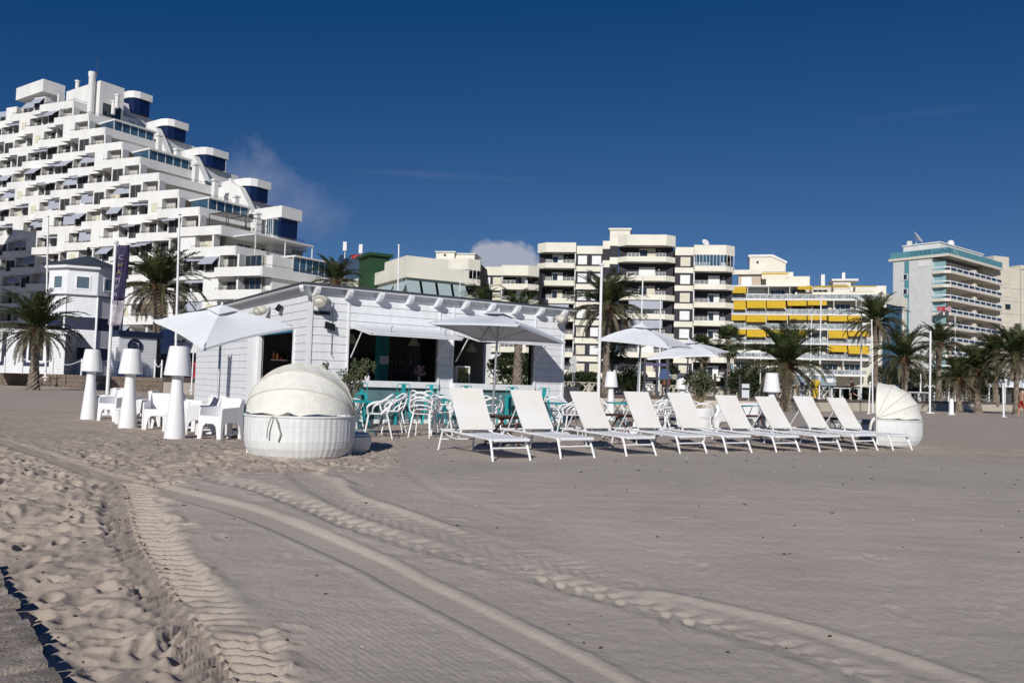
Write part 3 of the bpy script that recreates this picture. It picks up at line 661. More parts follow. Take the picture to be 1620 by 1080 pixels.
# ------------------------------------------------------------------ dark folding tables
def folding_table(name, top_m, leg_m, s, h, slats, cat, groups):
    r_ = thing(name, 'x', cat); hs_ = s/2
    if slats:
        n = 7; w = s/n
        for i in range(n): MB().box(-hs_+i*w+.004, -hs_+(i+1)*w-.004, -hs_, hs_, h-.02, h).build('slat', top_m, r_)
        MB().box(-hs_+.03,hs_-.03,-hs_+.04,-hs_+.07,h-.05,h-.022).box(-hs_+.03,hs_-.03,hs_-.07,hs_-.04,h-.05,h-.022).build('apron', top_m, r_)
    else:
        MB().box(-hs_,hs_,-hs_,hs_,h-.012,h).box(-hs_,hs_,-hs_,-hs_+.01,h-.04,h-.0125).box(-hs_,hs_,hs_-.01,hs_,h-.04,h-.0125).build('tabletop', top_m, r_, bevel=.006)
    t_ = .018 if slats else .011
    for y in (-hs_+.055, hs_-.055):
        for d in (-1, 1):
            a = Vector((-d*(hs_-.05), y+d*t_*.7, h-.03)); b = Vector((d*(hs_-.03), y+d*t_*.7, -.02))
            MB().tube([a, b], t_, 4 if slats else 8).build('leg', leg_m, r_)
    MB().tube([(0,-hs_+.05,h*.5),(0,hs_-.05,h*.5)], t_*.6, 6).tube([(hs_-.07,-hs_+.05,.09),(hs_-.07,hs_-.05,.09)], t_*.6, 6).tube([(-hs_+.07,-hs_+.05,.09),(-hs_+.07,hs_-.05,.09)], t_*.6, 6).build('stretcher', leg_m, r_)
    return r_
DT = folding_table('folding_side_table', DKWOOD, DKWOOD, .58, .54, True, 'side table', '')
for px, Y, s in ((797,13.9,'dark red wooden side table between the first and second loungers'), (981,16.3,'dark red wooden side table between the third and fourth loungers'),
                 (1203,18.2,'dark red wooden side table between the sixth and seventh loungers'), (1312,18.2,'dark red wooden side table between the eighth and ninth loungers')):
    put(DT, USED, gp(px, Y), R(33+rnd.uniform(-8,8)), s, 'dark wooden side tables between the loungers')
TT = folding_table('bistro_table', TEAL, TEALDK, .64, .70, False, 'bistro table', '')
for px, Y, s in ((571,15.6,'teal bistro table right of the wicker daybed'), (887,17.9,'teal bistro table seen between the second and third loungers'), (978,20.5,'teal bistro table in front of the giant lamp by the flagpole'),
                 (1197,21.5,'teal bistro table seen between the sixth and seventh loungers'), (706,17.6,'teal bistro table hemmed in by stacked white chairs left of the first lounger'), (1048,21.0,'teal bistro table among white chairs behind the fourth and fifth loungers')):
    put(TT, USED, gp(px, Y), R(rnd.uniform(15,45)), s, 'teal bistro tables on the bar terrace')

# ------------------------------------------------------------------ white openwork chairs
def loop_chair():
    r_ = thing('openwork_chair', 'x', 'chair')
    st = MB().lathe([(0,.445),(.12,.445),(.20,.452),(.225,.462),(.22,.474),(.12,.462),(0,.458)], 20).build('seat', PLASTIC, r_, True); st.scale = (1.0,.98,1)
    for sx in (-1, 1):
        MB().tube([(sx*.17,-.17,.45),(sx*.20,-.21,.2),(sx*.225,-.245,0)], [.017,.015,.012], 8).build('leg', PLASTIC, r_)
        MB().tube([(sx*.16,.17,.45),(sx*.19,.23,.2),(sx*.215,.28,0)], [.017,.015,.012], 8).build('leg', PLASTIC, r_)
    b = MB()
    b.tube([(-.17,-.18,.455),(-.25,-.20,.58),(-.29,-.10,.66),(-.27,.08,.70),(-.18,.26,.825),(.0,.30,.775),(.18,.26,.825),(.27,.08,.70),(.29,-.10,.66),(.25,-.20,.58),(.17,-.18,.455)], .0155, 7, 4)
    b.tube([(-.16,.16,.455),(-.22,.20,.55),(-.20,.25,.70),(-.02,.31,.80),(.16,.24,.74),(.27,.03,.66),(.27,-.08,.60),(.18,-.10,.47)], .014, 7, 4)
    b.tube([(.16,.16,.455),(.22,.20,.55),(.20,.25,.70),(.02,.305,.78),(-.16,.24,.72),(-.27,.03,.65),(-.265,-.08,.59),(-.18,-.10,.47)], .014, 7, 4)
    b.tube([(-.21,.06,.46),(-.24,.16,.56),(-.12,.27,.63),(.12,.27,.63),(.24,.16,.56),(.21,.06,.46)], .013, 7, 4)
    b.build('backrest', PLASTIC, r_, True)
    return r_
LC = loop_chair()
for px, Y, rz, dz, s in ((600,14.9,-80,0,'white openwork chair nearest the wicker daybed, side on'), (622,16.3,-70,0,'white openwork chair just behind the nearest one, back to the viewer'),
        (556,16.9,120,0,'white openwork chair beyond the teal table by the potted bush'), (672,15.6,170,0,'bottom chair of the white openwork stack left of the first lounger'),
        (673,15.62,170,.09,'upper chair of the white openwork stack left of the first lounger'), (700,16.3,-170,0,'white openwork chair between the stack and the first lounger'),
        (775,16.9,-160,0,'white openwork chair behind the first dark side table'),
        (905,17.2,-70,0,'white openwork chair between the second and third loungers'), (880,19.8,10,0,'white openwork chair beyond the teal table at the end of the bar'),
        (945,19.2,20,0,'white openwork chair left of the giant lamp by the flagpole'), (1000,21.8,-20,0,'white openwork chair behind the teal table and fourth lounger'),
        (1040,18.6,-140,0,'white openwork chair in front of the others behind the fourth lounger'), (1056,20.2,-160,0,'bottom chair of the white stack left of the fifth lounger'),
        (1057,20.2,-160,.09,'top chair of the white stack left of the fifth lounger'), (1068,22.2,60,0,'white openwork chair farthest back beside the shaded giant lamp'), (1113,18.0,165,0,'white openwork chair between the fifth and sixth loungers')):
    x, y, z = gp(px, Y); put(LC, USED, (x, y, z+dz), R(rz), s, 'white openwork plastic chairs', 1.0)

# ------------------------------------------------------------------ teal bar stools
def bar_stool():
    r_ = thing('bar_stool', 'x', 'bar stool')
    MB().box(-.155,.155,-.155,.155,.745,.765).box(-.16,.16,-.16,-.15,.72,.7455).box(-.16,.16,.15,.16,.72,.7455).build('seat', TEAL, r_, bevel=.01)
    for sx in (-1,1):
        for sy in (-1,1):
            a = [(sx*.145,sy*.145,.745),(sx*.215,sy*.215,0)]
            MB().hexa([(sx*.235,sy*.235,0),(sx*.235,sy*.195,0),(sx*.222,sy*.195,0),(sx*.222,sy*.222,0)], [(sx*.16,sy*.16,.745),(sx*.16,sy*.09,.745),(sx*.148,sy*.09,.745),(sx*.148,sy*.148,.745)]).hexa([(sx*.235,sy*.237,0),(sx*.195,sy*.237,0),(sx*.195,sy*.224,0),(sx*.222,sy*.224,0)], [(sx*.16,sy*.162,.745),(sx*.09,sy*.162,.745),(sx*.09,sy*.150,.745),(sx*.148,sy*.150,.745)]).build('leg', TEAL, r_)
    f = MB(); q = .195
    for a, b in (((-q,-q),(q,-q)),((q,-q),(q,q)),((q,q),(-q,q)),((-q,q),(-q,-q))): f.tube([(a[0],a[1],.25),(b[0],b[1],.25)], .009, 6)
    f.build('footrest', TEAL, r_)
    MB().tube([(-.15,.14,.75),(-.165,.17,.95),(-.13,.175,.99),(.13,.175,.99),(.165,.17,.95),(.15,.14,.75)], .010, 6, 3).build('back_rail', TEAL, r_)
    MB().hexa([(-.06,.145,.755),(.06,.145,.755),(.06,.15,.755),(-.06,.15,.755)], [(-.06,.178,.985),(.06,.178,.985),(.06,.184,.985),(-.06,.184,.985)]).build('back_splat', TEAL, r_)
    return r_
BS = bar_stool()
for px, yo, rz, s in ((567,-.55,205,'teal bar stool at the left end of the counter by the potted bush'), (633,-.6,212,'second teal bar stool from the left, in the middle of the first hatch'), (688,-.75,150,'teal bar stool turned side on beside the pillar between the hatches'),
        (731,-.5,215,'teal bar stool half hidden behind the nearest lounger'), (804,-.55,213,'teal bar stool under the middle of the second hatch'), (856,-.6,205,'teal bar stool at the right end of the bar counter')):
    x = BF.x(px, 640, yo); w_ = BF.w(x, yo); put(BS, USED, (w_.x, w_.y, gz(w_.x, w_.y)), R(rz), s, 'teal metal bar stools at the counter')
k = tag(MB().lathe([(.0,.72),(.17,.72),(.2,.66),(.21,.5),(.19,.5),(.0,.5)], 20).build('teal_bucket', mat('teal_plastic', (.12,.50,.48), .3)), 'teal rounded tub on the white side table behind the wicker daybed', 'tub'); k.location = (0,0,0)
x_, y_, z_ = gp(388, 14.2); k.location = (x_, y_, z_-.12); k.scale = (.9,.9,1)

# ------------------------------------------------------------------ moulded armchairs (left of the bar)
def armchair():
    r_ = thing('moulded_armchair', 'x', 'armchair')
    for sx in (-1, 1):      # side cheeks with the leg arch cut out ; front towards -y
        xo, xi = sx*.29, sx*.255
        pts = [(-.29,0),(-.235,0),(-.20,.25),(-.14,.31),(.12,.31),(.19,.25),(.25,0),(.31,0),(.30,.45),(.33,.76),(.24,.77),(.17,.62),(-.24,.60),(-.275,.57)]
        m_ = MB().exX(pts, min(xo,xi), max(xo,xi)); m_.build('side_panel', PLASTIC, r_, bevel=.012)
    MB().exY([(-.2545,.77),(-.2545,.0),(-.20,.0),(-.16,.24),(-.10,.30),(.10,.30),(.16,.24),(.20,.0),(.2545,.0),(.2545,.77),(.20,.785),(-.20,.785)][::-1], .262, .298).build('backrest', PLASTIC, r_, bevel=.012)
    MB().exY([(-.2545,.45),(-.2545,.0),(-.20,.0),(-.16,.24),(-.10,.30),(.10,.30),(.16,.24),(.20,.0),(.2545,.0),(.2545,.45)][::-1], -.285, -.25).build('front_panel', PLASTIC, r_, bevel=.01)
    MB().hexa([(-.254,-.249,.40),(.254,-.249,.40),(.254,.261,.38),(-.254,.261,.38)], [(-.254,-.249,.435),(.254,-.249,.435),(.254,.261,.405),(-.254,.261,.405)]).build('seat', PLASTIC, r_, bevel=.008)
    return r_
AC = armchair()
for px, Y, rz, s in ((168,18.3,-75,'white moulded armchair just right of the leftmost giant lamp'), (186,17.6,-20,'white moulded armchair with the banner pole rising behind it'), (203,20.0,160,'white moulded armchair behind the middle giant lamp'),
        (236,16.6,-70,'white moulded armchair just right of the middle giant lamp'), (256,15.6,10,'white moulded armchair left of the nearest giant lamp, front towards the beach'), (262,18.2,100,'white moulded armchair standing behind the others left of the nearest lamp'),
        (318,14.7,-65,'white moulded armchair just right of the nearest giant lamp'), (352,13.75,-24,'nearest white moulded armchair, beside the wicker daybed'), (364,15.8,150,'white moulded armchair behind the nearest one against the bar wall'), (296,17.0,80,'white moulded armchair half hidden by the nearest giant lamp')):
    put(AC, USED, gp(px, Y), R(rz), s, 'white moulded armchairs beside the bar', .9)
x_, y_, z_ = gp(1136, 22.0)
for px, Y, rz, s in ((1136,20.5,-60,'white moulded armchair right of the big planter'), (1192,23.2,140,'white moulded armchair behind the teal table and seventh lounger')):
    put(AC, USED, gp(px, Y), R(rz), s, 'white moulded armchairs behind the loungers', .95)
def low_table():
    r_ = thing('low_table', 'x', 'low table')
    MB().box(-.30,.30,-.30,.30,.30,.34).build('tabletop', PLASTIC, r_, bevel=.012)
    for sx in (-1,1):
        for sy in (-1,1): MB().box(min(sx*.29,sx*.22),max(sx*.29,sx*.22),min(sy*.29,sy*.22),max(sy*.29,sy*.22),0,.299).build('leg', PLASTIC, r_, bevel=.006)
    MB().box(-.219,.219,-.219,.219,.08,.10).build('shelf', PLASTIC, r_)
    return r_
LT = low_table()
for px, Y, rz, s in ((212,17.0,20,'white square low table between the leftmost and middle giant lamps'), (290,15.4,15,'white square low table behind the nearest giant lamp'), (340,14.9,20,'white square low table among the armchairs by the bar wall'), (390,14.2,20,'white square low table carrying the teal tub behind the wicker daybed')):
    put(LT, USED, gp(px, Y), R(rz), s, 'white square low tables beside the bar')

# ------------------------------------------------------------------ wicker daybeds
WICK = mat('white_wicker', (.72,.73,.72), .6, .08, 6)
t = WICK.node_tree; b = t.nodes['Principled BSDF']; tcn = t.nodes.new('ShaderNodeUVMap'); 
def daybed(Rr, label, rz, loc, hood_hi, group, full=.0):
    r_ = thing('wicker_daybed', label, 'daybed', loc, rz, group)
    mb = MB(); a0, a1 = R(180-full), R(360+full); n = 150; prof = [(.80,-.06),(.90,.02),(.965,.12),(.995,.22),(1.0,.35),(1.0,.55)]
    prof2 = []
    for i in range(len(prof)-1):
        for k in range(7):
            t_ = k/7; prof2.append((prof[i][0]*(1-t_)+prof[i+1][0]*t_, prof[i][1]*(1-t_)+prof[i+1][1]*t_))
    prof2.append(prof[-1]); vs = []; k = n+1
    for j, (r, z) in enumerate(prof2):
        for i in range(k):
            a = a0+(a1-a0)*i/n; q = r*Rr*(1+.0035*math.sin(i*math.pi/5)**2)+(.0016 if (i//2) % 2 else -.001)+(.0012 if j % 2 else 0)   # woven strands
            vs.append((q*math.cos(a), q*math.sin(a), z))
    fs = [(j*k+i, j*k+i+1, (j+1)*k+i+1, (j+1)*k+i) for j in range(len(prof2)-1) for i in range(n)]
    mb.add(vs, fs); mb.build('basket', WICK, r_)
    rim = MB(); rim.tube([(Rr*math.cos(a0+(a1-a0)*i/60), Rr*math.sin(a0+(a1-a0)*i/60), .555) for i in range(61)], .017, 8); rim.build('rim', WICK, r_, True)
    n_ = 28; pan = MB().prism([(Rr*.95*math.cos(a0+(a1-a0)*i/n_), Rr*.95*math.sin(a0+(a1-a0)*i/n_)) for i in range(n_+1)], .24, .30); pan.build('seat_base', WICK, r_)
    cu = MB().prism([(Rr*.93*math.cos(a0+(a1-a0)*i/n_), Rr*.93*math.sin(a0+(a1-a0)*i/n_)) for i in range(n_+1)], .302, .42); cu.build('cushion', mat('grey_cushion', (.28,.28,.29), .9), r_, bevel=.03)
    MB().box(-Rr*.97,Rr*.97,-.03,.0,-.05,.238).build('front_board', WICK, r_)
    # hood : cloth gores between hoops turning on the two pivots
    e0, e1, ng = R(2), R(hood_hi), 4; Rh = Rr*.985; zc = .590
    for g_ in range(ng):
        cl = MB(); ea = e0+(e1-e0)*g_/ng; eb = e0+(e1-e0)*(g_+1)/ng; m1, m2 = 9, 30; rows = []
        for i in range(m1+1):
            e = ea+(eb-ea)*i/m1; sag = 1-.032*math.sin(math.pi*i/m1); row = []
            for j in range(m2+1):
                p = math.pi*j/m2; s_ = math.sin(p)
                rr = Rh*(1-(1-sag)*s_) ; hh = .93
                droop = -.035*abs(math.sin(6*p))*(1-i/m1)*s_ if g_ == 0 else 0
                row.append((-rr*math.cos(p), -rr*s_*math.cos(e), zc+rr*hh*s_*math.sin(e)+droop+.007*math.sin(17*p+g_*2+i*.7)*s_+.004*math.sin(41*p+g_*5+i*1.3)*s_))
            rows.append(row)
        w = m2+1; cl.add([q for row in rows for q in row], [(i*w+j, i*w+j+1, (i+1)*w+j+1, (i+1)*w+j) for i in range(m1) for j in range(m2)])
        cl.build('hood_gore', CREAMFAB, r_, True)
        MB().tube([(-Rh*1.003*math.cos(math.pi*j/30), -Rh*1.003*math.sin(math.pi*j/30)*math.cos(eb), zc+Rh*.93*1.003*math.sin(math.pi*j/30)*math.sin(eb)) for j in range(31)], .008, 5).build('seam', mat('seam_cloth', (.60,.56,.47), .9), r_, True)
        MB().tube([(-Rh*.985*math.cos(math.pi*j/24), -Rh*math.sin(math.pi*j/24)*math.cos(ea)*.975, zc+Rh*.93*.975*math.sin(math.pi*j/24)*math.sin(ea)) for j in range(25)], .009, 6).build('hoop', STEEL, r_)
    for sx in (-1,1): MB().lathe([(0,-.02),(.025,-.02),(.025,.02),(0,.02)], 10).build('pivot', STEEL, r_).location = (sx*Rh, 0, zc)
    return r_
x, y = XY(474, 11.38, 700)
d1 = daybed(.765, 'big round white wicker daybed with cream folding hood, nearest object on the sand', R(2), (x, y, gz(x, y)+.0), 112, 'wicker daybeds with hoods', 28)
tie = MB(); X0 = -.20
tie.tube([(X0,-.77,.56),(X0-.02,-.80,.52),(X0-.05,-.795,.40),(X0-.055,-.79,.27)], .009, 6, 4).tube([(X0+.03,-.77,.56),(X0+.07,-.80,.50),(X0+.10,-.795,.40),(X0+.12,-.79,.33),(X0+.09,-.785,.23)], .009, 6, 4)
tie.build('tie_cord', mat('cord_grey', (.40,.38,.33), .9), d1)
x, y = XY(551, 12.0, 700)
ft = thing('wicker_footstool', 'round white wicker footstool peeping out behind the big daybed', 'footstool', (x, y, gz(x, y)), 0)
ft.scale = (.85,.85,.85)
MB().lathe([(.30,0),(.37,.06),(.40,.16),(.41,.29),(.37,.29),(0,.30)], 48).build('basket', WICK, ft, True); MB().lathe([(0,.301),(.36,.301),(.37,.33),(.33,.35),(0,.36)], 40).build('cushion', WICK, ft, True)
x, y = XY(1392, 17.9, 690)
d2 = daybed(.86, 'hooded white wicker daybed seen from its side at the right end of the loungers', R(60), (x, y, gz(x, y)), 92, 'wicker daybeds with hoods', 0)
MB().tube([(-.86,.03,.6),(-.88,.09,.5),(-.86,.12,.34)], .03, 8, 3).build('loose_strap', CREAMFAB, d2)
x, y = XY(1347, 19.6, 680)
f2 = thing('wicker_footstool', 'white wicker footstool with grey cushion behind the last lounger', 'footstool', (x, y, gz(x, y)), 0)
MB().lathe([(.40,0),(.48,.06),(.50,.18),(.50,.36),(.46,.36),(0,.33)], 40).build('basket', WICK, f2, True); MB().lathe([(0,.361),(.49,.361),(.51,.41),(.47,.47),(0,.49)], 40).build('cushion', mat('grey_cushion', (.28,.28,.29), .9), f2, True)
# ------------------------------------------------------------------ foliage
def leafmat(name, c, c2, rough=.5):
    m = mat(name, c, rough, .3, 1.2, col2=c2, spec=.25); b = m.node_tree.nodes['Principled BSDF']
    return m
FR_G = leafmat('palm_green', (.036,.062,.020), (.095,.112,.042)); FR_D = leafmat('palm_dry', (.12,.09,.055), (.20,.155,.10), .8)
FR_B = leafmat('palm_brownish', (.075,.068,.038), (.15,.13,.085), .7); FR_O = leafmat('palm_olive', (.055,.062,.028), (.12,.11,.06))
TRUNK = mat('palm_trunk', (.17,.13,.10), .9, .4, 5, 1.0, 14, col2=(.30,.25,.20))
def frond_mesh(name, Lf, arch, m, seed, width=.44, n=40, droopy=0.0):
    r_ = random.Random(seed); mb = MB(); K = 12; pts = []; d = R(arch[0]); p = Vector((0,0,0)); pts.append(p.copy())
    for i in range(K):
        d = R(arch[0]+(arch[1]-arch[0])*((i+1)/K)**1.3); p = p+Vector((math.cos(d),0,math.sin(d)))*Lf/K; p.y += r_.uniform(-.01,.01); pts.append(p.copy())
    mb.tube(pts, [.028,.02,.012,.004], 4)
    for i in range(n):
        t = .16+.84*i/(n-1); q = t*K; j = min(int(q), K-1); f = q-j; c = pts[j].lerp(pts[j+1], f); tan = (pts[j+1]-pts[j]).normalized(); up = Vector((-tan.z,0,tan.x))
        ln = width*(math.sin(math.pi*min(1,(t*.86+.10)))**.55)*Lf/2.6
        for s in (-1,1):
            if r_.random() < .04: continue
            l = ln*r_.uniform(.8,1.1); a = R(38+20*(1-t)+r_.uniform(-7,7))
            dr = (tan*math.cos(a)+Vector((0,s,0))*math.sin(a)+up*r_.uniform(.05,.42)).normalized()
            mid = c+dr*l*.55; dr2 = (dr+Vector((0,0,-.35-droopy+r_.uniform(-.15,.1)))).normalized(); end = mid+dr2*l*.5
            w = tan*.030*(Lf/2.4)*r_.uniform(.8,1.25)
            mb.add([c-w*.5, c+w*.5, mid+w, mid-w*.6, end], [(0,1,2,3),(3,2,4)])
    return mb.mesh(name, m)
FRO = {'up': [frond_mesh('frond_up', 2.5, (82, 25), FR_G, i) for i in range(2)],
       'mid': [frond_mesh('frond_mid', 2.6, (58, -22), FR_G, 10+i) for i in range(3)],
       'low': [frond_mesh('frond_low', 2.6, (25, -58), FR_O, 20+i, droopy=.3) for i in range(3)],
       'hang': [frond_mesh('frond_hang', 2.4, (-8, -78), FR_B, 30+i, droopy=.5, width=.36) for i in range(2)],
       'dry': [frond_mesh('frond_dry', 2.2, (-22, -84), FR_D, 40+i, droopy=.7, width=.28) for i in range(2)]}
def trunk(r_, h, r0, m=TRUNK, lean=(0,0), z0=-.15):
    mb = MB(); n = 14; K = max(10, int(h/.11)); vs = []
    for j in range(K+1):
        t = j/K; z = z0+(h-z0)*t; rr = r0*(1.28-.5*min(1,t*4) if t < .25 else .78+.12*math.sin(t*9))
        if t > .86: rr = r0*(.85+.55*(t-.86)/.14)
        for i in range(n):
            a = 2*math.pi*i/n; q = rr*(1+.085*math.cos(j*math.pi+i*math.pi)+rnd.uniform(-.03,.03))
            vs.append((q*math.cos(a)+lean[0]*t*t*h, q*math.sin(a)+lean[1]*t*t*h, z))
    mb.add(vs, [(j*n+i, j*n+(i+1)%n, (j+1)*n+(i+1)%n, (j+1)*n+i) for j in range(K) for i in range(n)])
    mb.build('trunk', m, r_)
def palm(px, Y, hc, rad_, label, n=54, seed=0, r0=.2, zb=0.0, dry=.18, py=620):
    hc -= .10*rad_; rad_ *= .88
    x, y = XY(px, Y, py); rr = random.Random(seed); r_ = thing('palm_tree', label, 'palm tree', (x, y, zb), rr.uniform(0,6), 'date palms along the beach front')
    lean = (rr.uniform(-.01,.01), rr.uniform(-.01,.01)); trunk(r_, hc, r0, lean=lean)
    s = rad_/2.5; top = Vector((lean[0]*hc, lean[1]*hc, hc-.05))
    MB().lathe([(r0*.9,-.35),(r0*1.5,-.1),(r0*1.35,.15),(r0*.6,.3),(0,.32)], 12).build('crown_base', mat('crown_fibre', (.16,.075,.035), .9, .5, 9, 1, 20), r_, True).location = top
    n = int(n*1.35)
    for i in range(n):
        t = (i+.5)/n; az = i*2.39996+rr.uniform(-.2,.2)
        kind = 'up' if t < .24 else 'mid' if t < .54 else 'low' if t < .76 else 'hang' if t < 1-dry*.7 else 'dry'
        o = bpy.data.objects.new('frond', rr.choice(FRO[kind])); C.objects.link(o); o.parent = r_
        o.location = top+Vector((math.cos(az)*r0*.5, math.sin(az)*r0*.5, .15*(1-t))); o.rotation_euler = (rr.uniform(-.12,.12), rr.uniform(-.14,.14), az); k = s*rr.uniform(.85,1.1); o.scale = (k,k,k)
    return r_
PZ = .6
for a in ((52,41,3.35,2.7,'stout date palm on the sand at the far left, in front of the timber deck',62,1,.28,0),
          (243,50,6.2,3.5,'large date palm behind the low emblem building and giant lamps',66,2,.34,PZ),
          (523,55,7.4,2.4,'date palm whose crown shows above the bar roof beside the stepped tower',50,3,.25,PZ),
          (757,46,5.2,1.5,'small date palm crown just above the middle of the bar roof',40,4,.2,PZ),
          (818,38,3.9,1.8,'date palm seen through the second serving hatch, its tips above the roof',46,5,.27,PZ),
          (958,45,5.15,2.75,'tall date palm rising behind the white flagpole right of the bar',64,6,.24,PZ),
          (1243,43,2.75,3.0,'broad low date palm behind the giant lamp right of the planter',66,7,.30,0),
          (1385,61,6.3,2.9,'tall date palm in front of the glass corner of the yellow awning block',56,8,.22,PZ),
          (1431,53,3.7,2.7,'date palm right behind the hooded daybed at the end of the row',60,9,.26,0),
          (1485,64,4.9,2.5,'date palm in front of the foot of the teal topped hotel',54,10,.25,PZ),
          (1517,55,2.5,2.3,'short date palm standing in the sand left of the white bollard shadow',52,11,.24,0),
          (1547,55,3.2,2.4,'date palm between the short one and the far right palms, on the beach wall',54,12,.26,0),
          (1575,68,4.6,2.4,'date palm farthest back among those at the right edge',48,13,.24,PZ),
          (1608,53,4.1,3.0,'date palm at the right edge of the view with long hanging fronds',62,14,.22,0)):
    palm(a[0], a[1], a[2], a[3], a[4], a[5], a[6], a[7], a[8])
# fan palms
def fan_mesh(seed, m):
    r_ = random.Random(seed); mb = MB(); mb.tube([(0,0,0),(.45,0,.06),(.85,0,.02)], .013, 4); c = Vector((.85,0,.02)); n = 22
    for i in range(n):
        a = R(-125+250*i/(n-1)); l = .62*(1-.25*abs(a)/2.2)*r_.uniform(.9,1.08); d = Vector((math.cos(a), math.sin(a), r_.uniform(.0,.2))); s = Vector((-math.sin(a), math.cos(a), 0))*.042
        mid = c+d*l*.6; end = mid+(d+Vector((0,0,-.6))).normalized()*l*.45; mb.add([c, mid+s, end, mid-s], [(0,3,2,1)])
    return mb.mesh('fan_frond', m)
FANS = [fan_mesh(i, FR_G) for i in range(3)]; FAND = [fan_mesh(9, FR_D)]
for px, Y, hc, s, label, seed in ((968,52,3.2,.95,'fan palm with a shaggy round crown beside the tall date palm',1), (1110,58,3.6,.8,'fan palm partly hidden behind the farthest parasol',2), (1152,56,4.0,.9,'slim fan palm left of the yellow awning block',3)):
    x, y = XY(px, Y); rr = random.Random(seed); r_ = thing('fan_palm', label, 'fan palm', (x, y, PZ), 0, 'fan palms on the promenade'); trunk(r_, hc, .15)
    for i in range(46):
        t = i/46; o = bpy.data.objects.new('frond', rr.choice(FANS) if t < .85 else FAND[0]); C.objects.link(o); o.parent = r_; o.location = (0,0,hc-.05-.2*t)
        o.rotation_euler = (rr.uniform(-.3,.3), R(-80+150*t), i*2.4); o.scale = (s*rr.uniform(.85,1.1),)*3
def bush_mb(cx, cy, cz, rx, ry, rz_, n, ls, seed, flat=False, mb=None):
    r_ = random.Random(seed); mb = mb or MB(); cl = [(Vector((r_.gauss(0,.5), r_.gauss(0,.5), r_.gauss(0,.5))), r_.uniform(.25,.5)) for _ in range(14)]
    for _ in range(n):
        if flat:   # clipped : leaves on the skin of a box
            v = Vector((r_.uniform(-1,1), r_.uniform(-1,1), r_.uniform(-1,1))); k = r_.randrange(3); v[k] = math.copysign(1, v[k]); v *= r_.uniform(.88,1.04)
        else:
            if r_.random() < .55:
                c, q = r_.choice(cl); v = c+Vector((r_.gauss(0,q*.5), r_.gauss(0,q*.5), r_.gauss(0,q*.5)))
            else:
                v = Vector((r_.gauss(0,1), r_.gauss(0,1), r_.gauss(0,1))).normalized()*r_.uniform(.55,1.0)
            if v.length > 1.12: v *= 1.05/v.length
        p = Vector((cx+v.x*rx, cy+v.y*ry, cz+v.z*rz_)); a = Vector((r_.gauss(0,1), r_.gauss(0,1), r_.gauss(0,1))).normalized(); b = a.orthogonal().normalized(); s = ls*r_.uniform(.6,1.3)
        mb.add([p-b*s*.35, p+a*s*.6, p+b*s*.35, p-a*s*.6], [(0,1,2,3)])
    return mb
LEAF = leafmat('leaf_dark', (.016,.028,.010), (.045,.06,.02)); LEAFG = leafmat('leaf_grey_green', (.05,.07,.03), (.12,.14,.07)); LEAFL = leafmat('leaf_light', (.10,.15,.04), (.2,.25,.08))
BRANCH = mat('branch', (.13,.10,.07), .9)
def shrub(name, cat, loc, rx, ry, rz_, n, ls, seed, label, m=LEAF, flat=False, group=None):
    r_ = thing(name, label, cat, loc, 0, group)
    stuff(bush_mb(0,0,rz_,rx,ry,rz_,n,ls,seed,flat).build('foliage', m, r_))
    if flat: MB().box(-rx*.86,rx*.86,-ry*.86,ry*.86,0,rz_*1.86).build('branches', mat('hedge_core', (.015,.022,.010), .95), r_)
    else:
        b = MB(); rr = random.Random(seed)
        for _ in range(9): b.tube([(rr.uniform(-.06,.06)*rx,rr.uniform(-.06,.06)*ry,0), (rr.uniform(-.4,.4)*rx, rr.uniform(-.4,.4)*ry, rz_*.9), (rr.uniform(-.7,.7)*rx, rr.uniform(-.7,.7)*ry, rz_*rr.uniform(1.3,1.75))], [.03*rz_,.012*rz_,.004], 5)
        b.build('branches', BRANCH, r_)
    return r_
# planters
def planter(px, Y, hpot, rpot, label, seed, tall, plume):
    x, y = XY(px, Y, 650); z = gz(x, y); r_ = thing('planter', label, 'planter', (x, y, z), 0, 'white planters with shrubs')
    MB().lathe([(0,0),(rpot*.72,0),(rpot*.74,.02),(rpot,hpot),(rpot*.93,hpot),(rpot*.9,hpot-.05),(0,hpot-.05)], 32).build('pot', PLASTIC, r_, True)
    s = thing('potted_shrub', label.replace('white planter holding', 'bush in the white planter:'), 'shrub', (x, y, z+hpot-.05), 0)
    return s
s1 = planter(553, 17.6, .62, .27, 'white planter holding a sparse oleander beside the first hatch', 1, 1, 1); s1['label'] = 'sparse straggly oleander growing in the pot beside the first serving hatch'
b = MB(); lf = MB(); rr = random.Random(5)
for i in range(16):
    a = rr.uniform(0,6.28); e = rr.uniform(.1,.55); l = rr.uniform(.45,.95) if i > 2 else 1.0; d = Vector((math.cos(a)*e, math.sin(a)*e*.7, 1)).normalized()
    if i == 0: d = Vector((-.50,-.1,.75)).normalized()
    if i == 1: d = Vector((.45,.0,.8)).normalized()
    p0 = Vector((0,0,0)); p1 = p0+d*l*.55+Vector((rr.uniform(-.06,.06),0,0)); p2 = p0+d*l
    b.tube([p0,p1,p2], [.012,.008,.004], 5); bush_mb(p2.x,p2.y,p2.z-.05,.08,.08,.14,50,.055,i,mb=lf); bush_mb(p1.x,p1.y,p1.z+.12,.06,.06,.14,16,.05,i+50,mb=lf)
b.build('branches', BRANCH, s1); stuff(lf.build('foliage', LEAFG, s1))
s2 = planter(1106, 20.2, .62, .40, 'white planter holding a bushy shrub behind the fifth lounger', 2, 1, 1); s2['label'] = 'bushy many stemmed shrub growing in the planter behind the fifth lounger'
b = MB(); lf = MB()
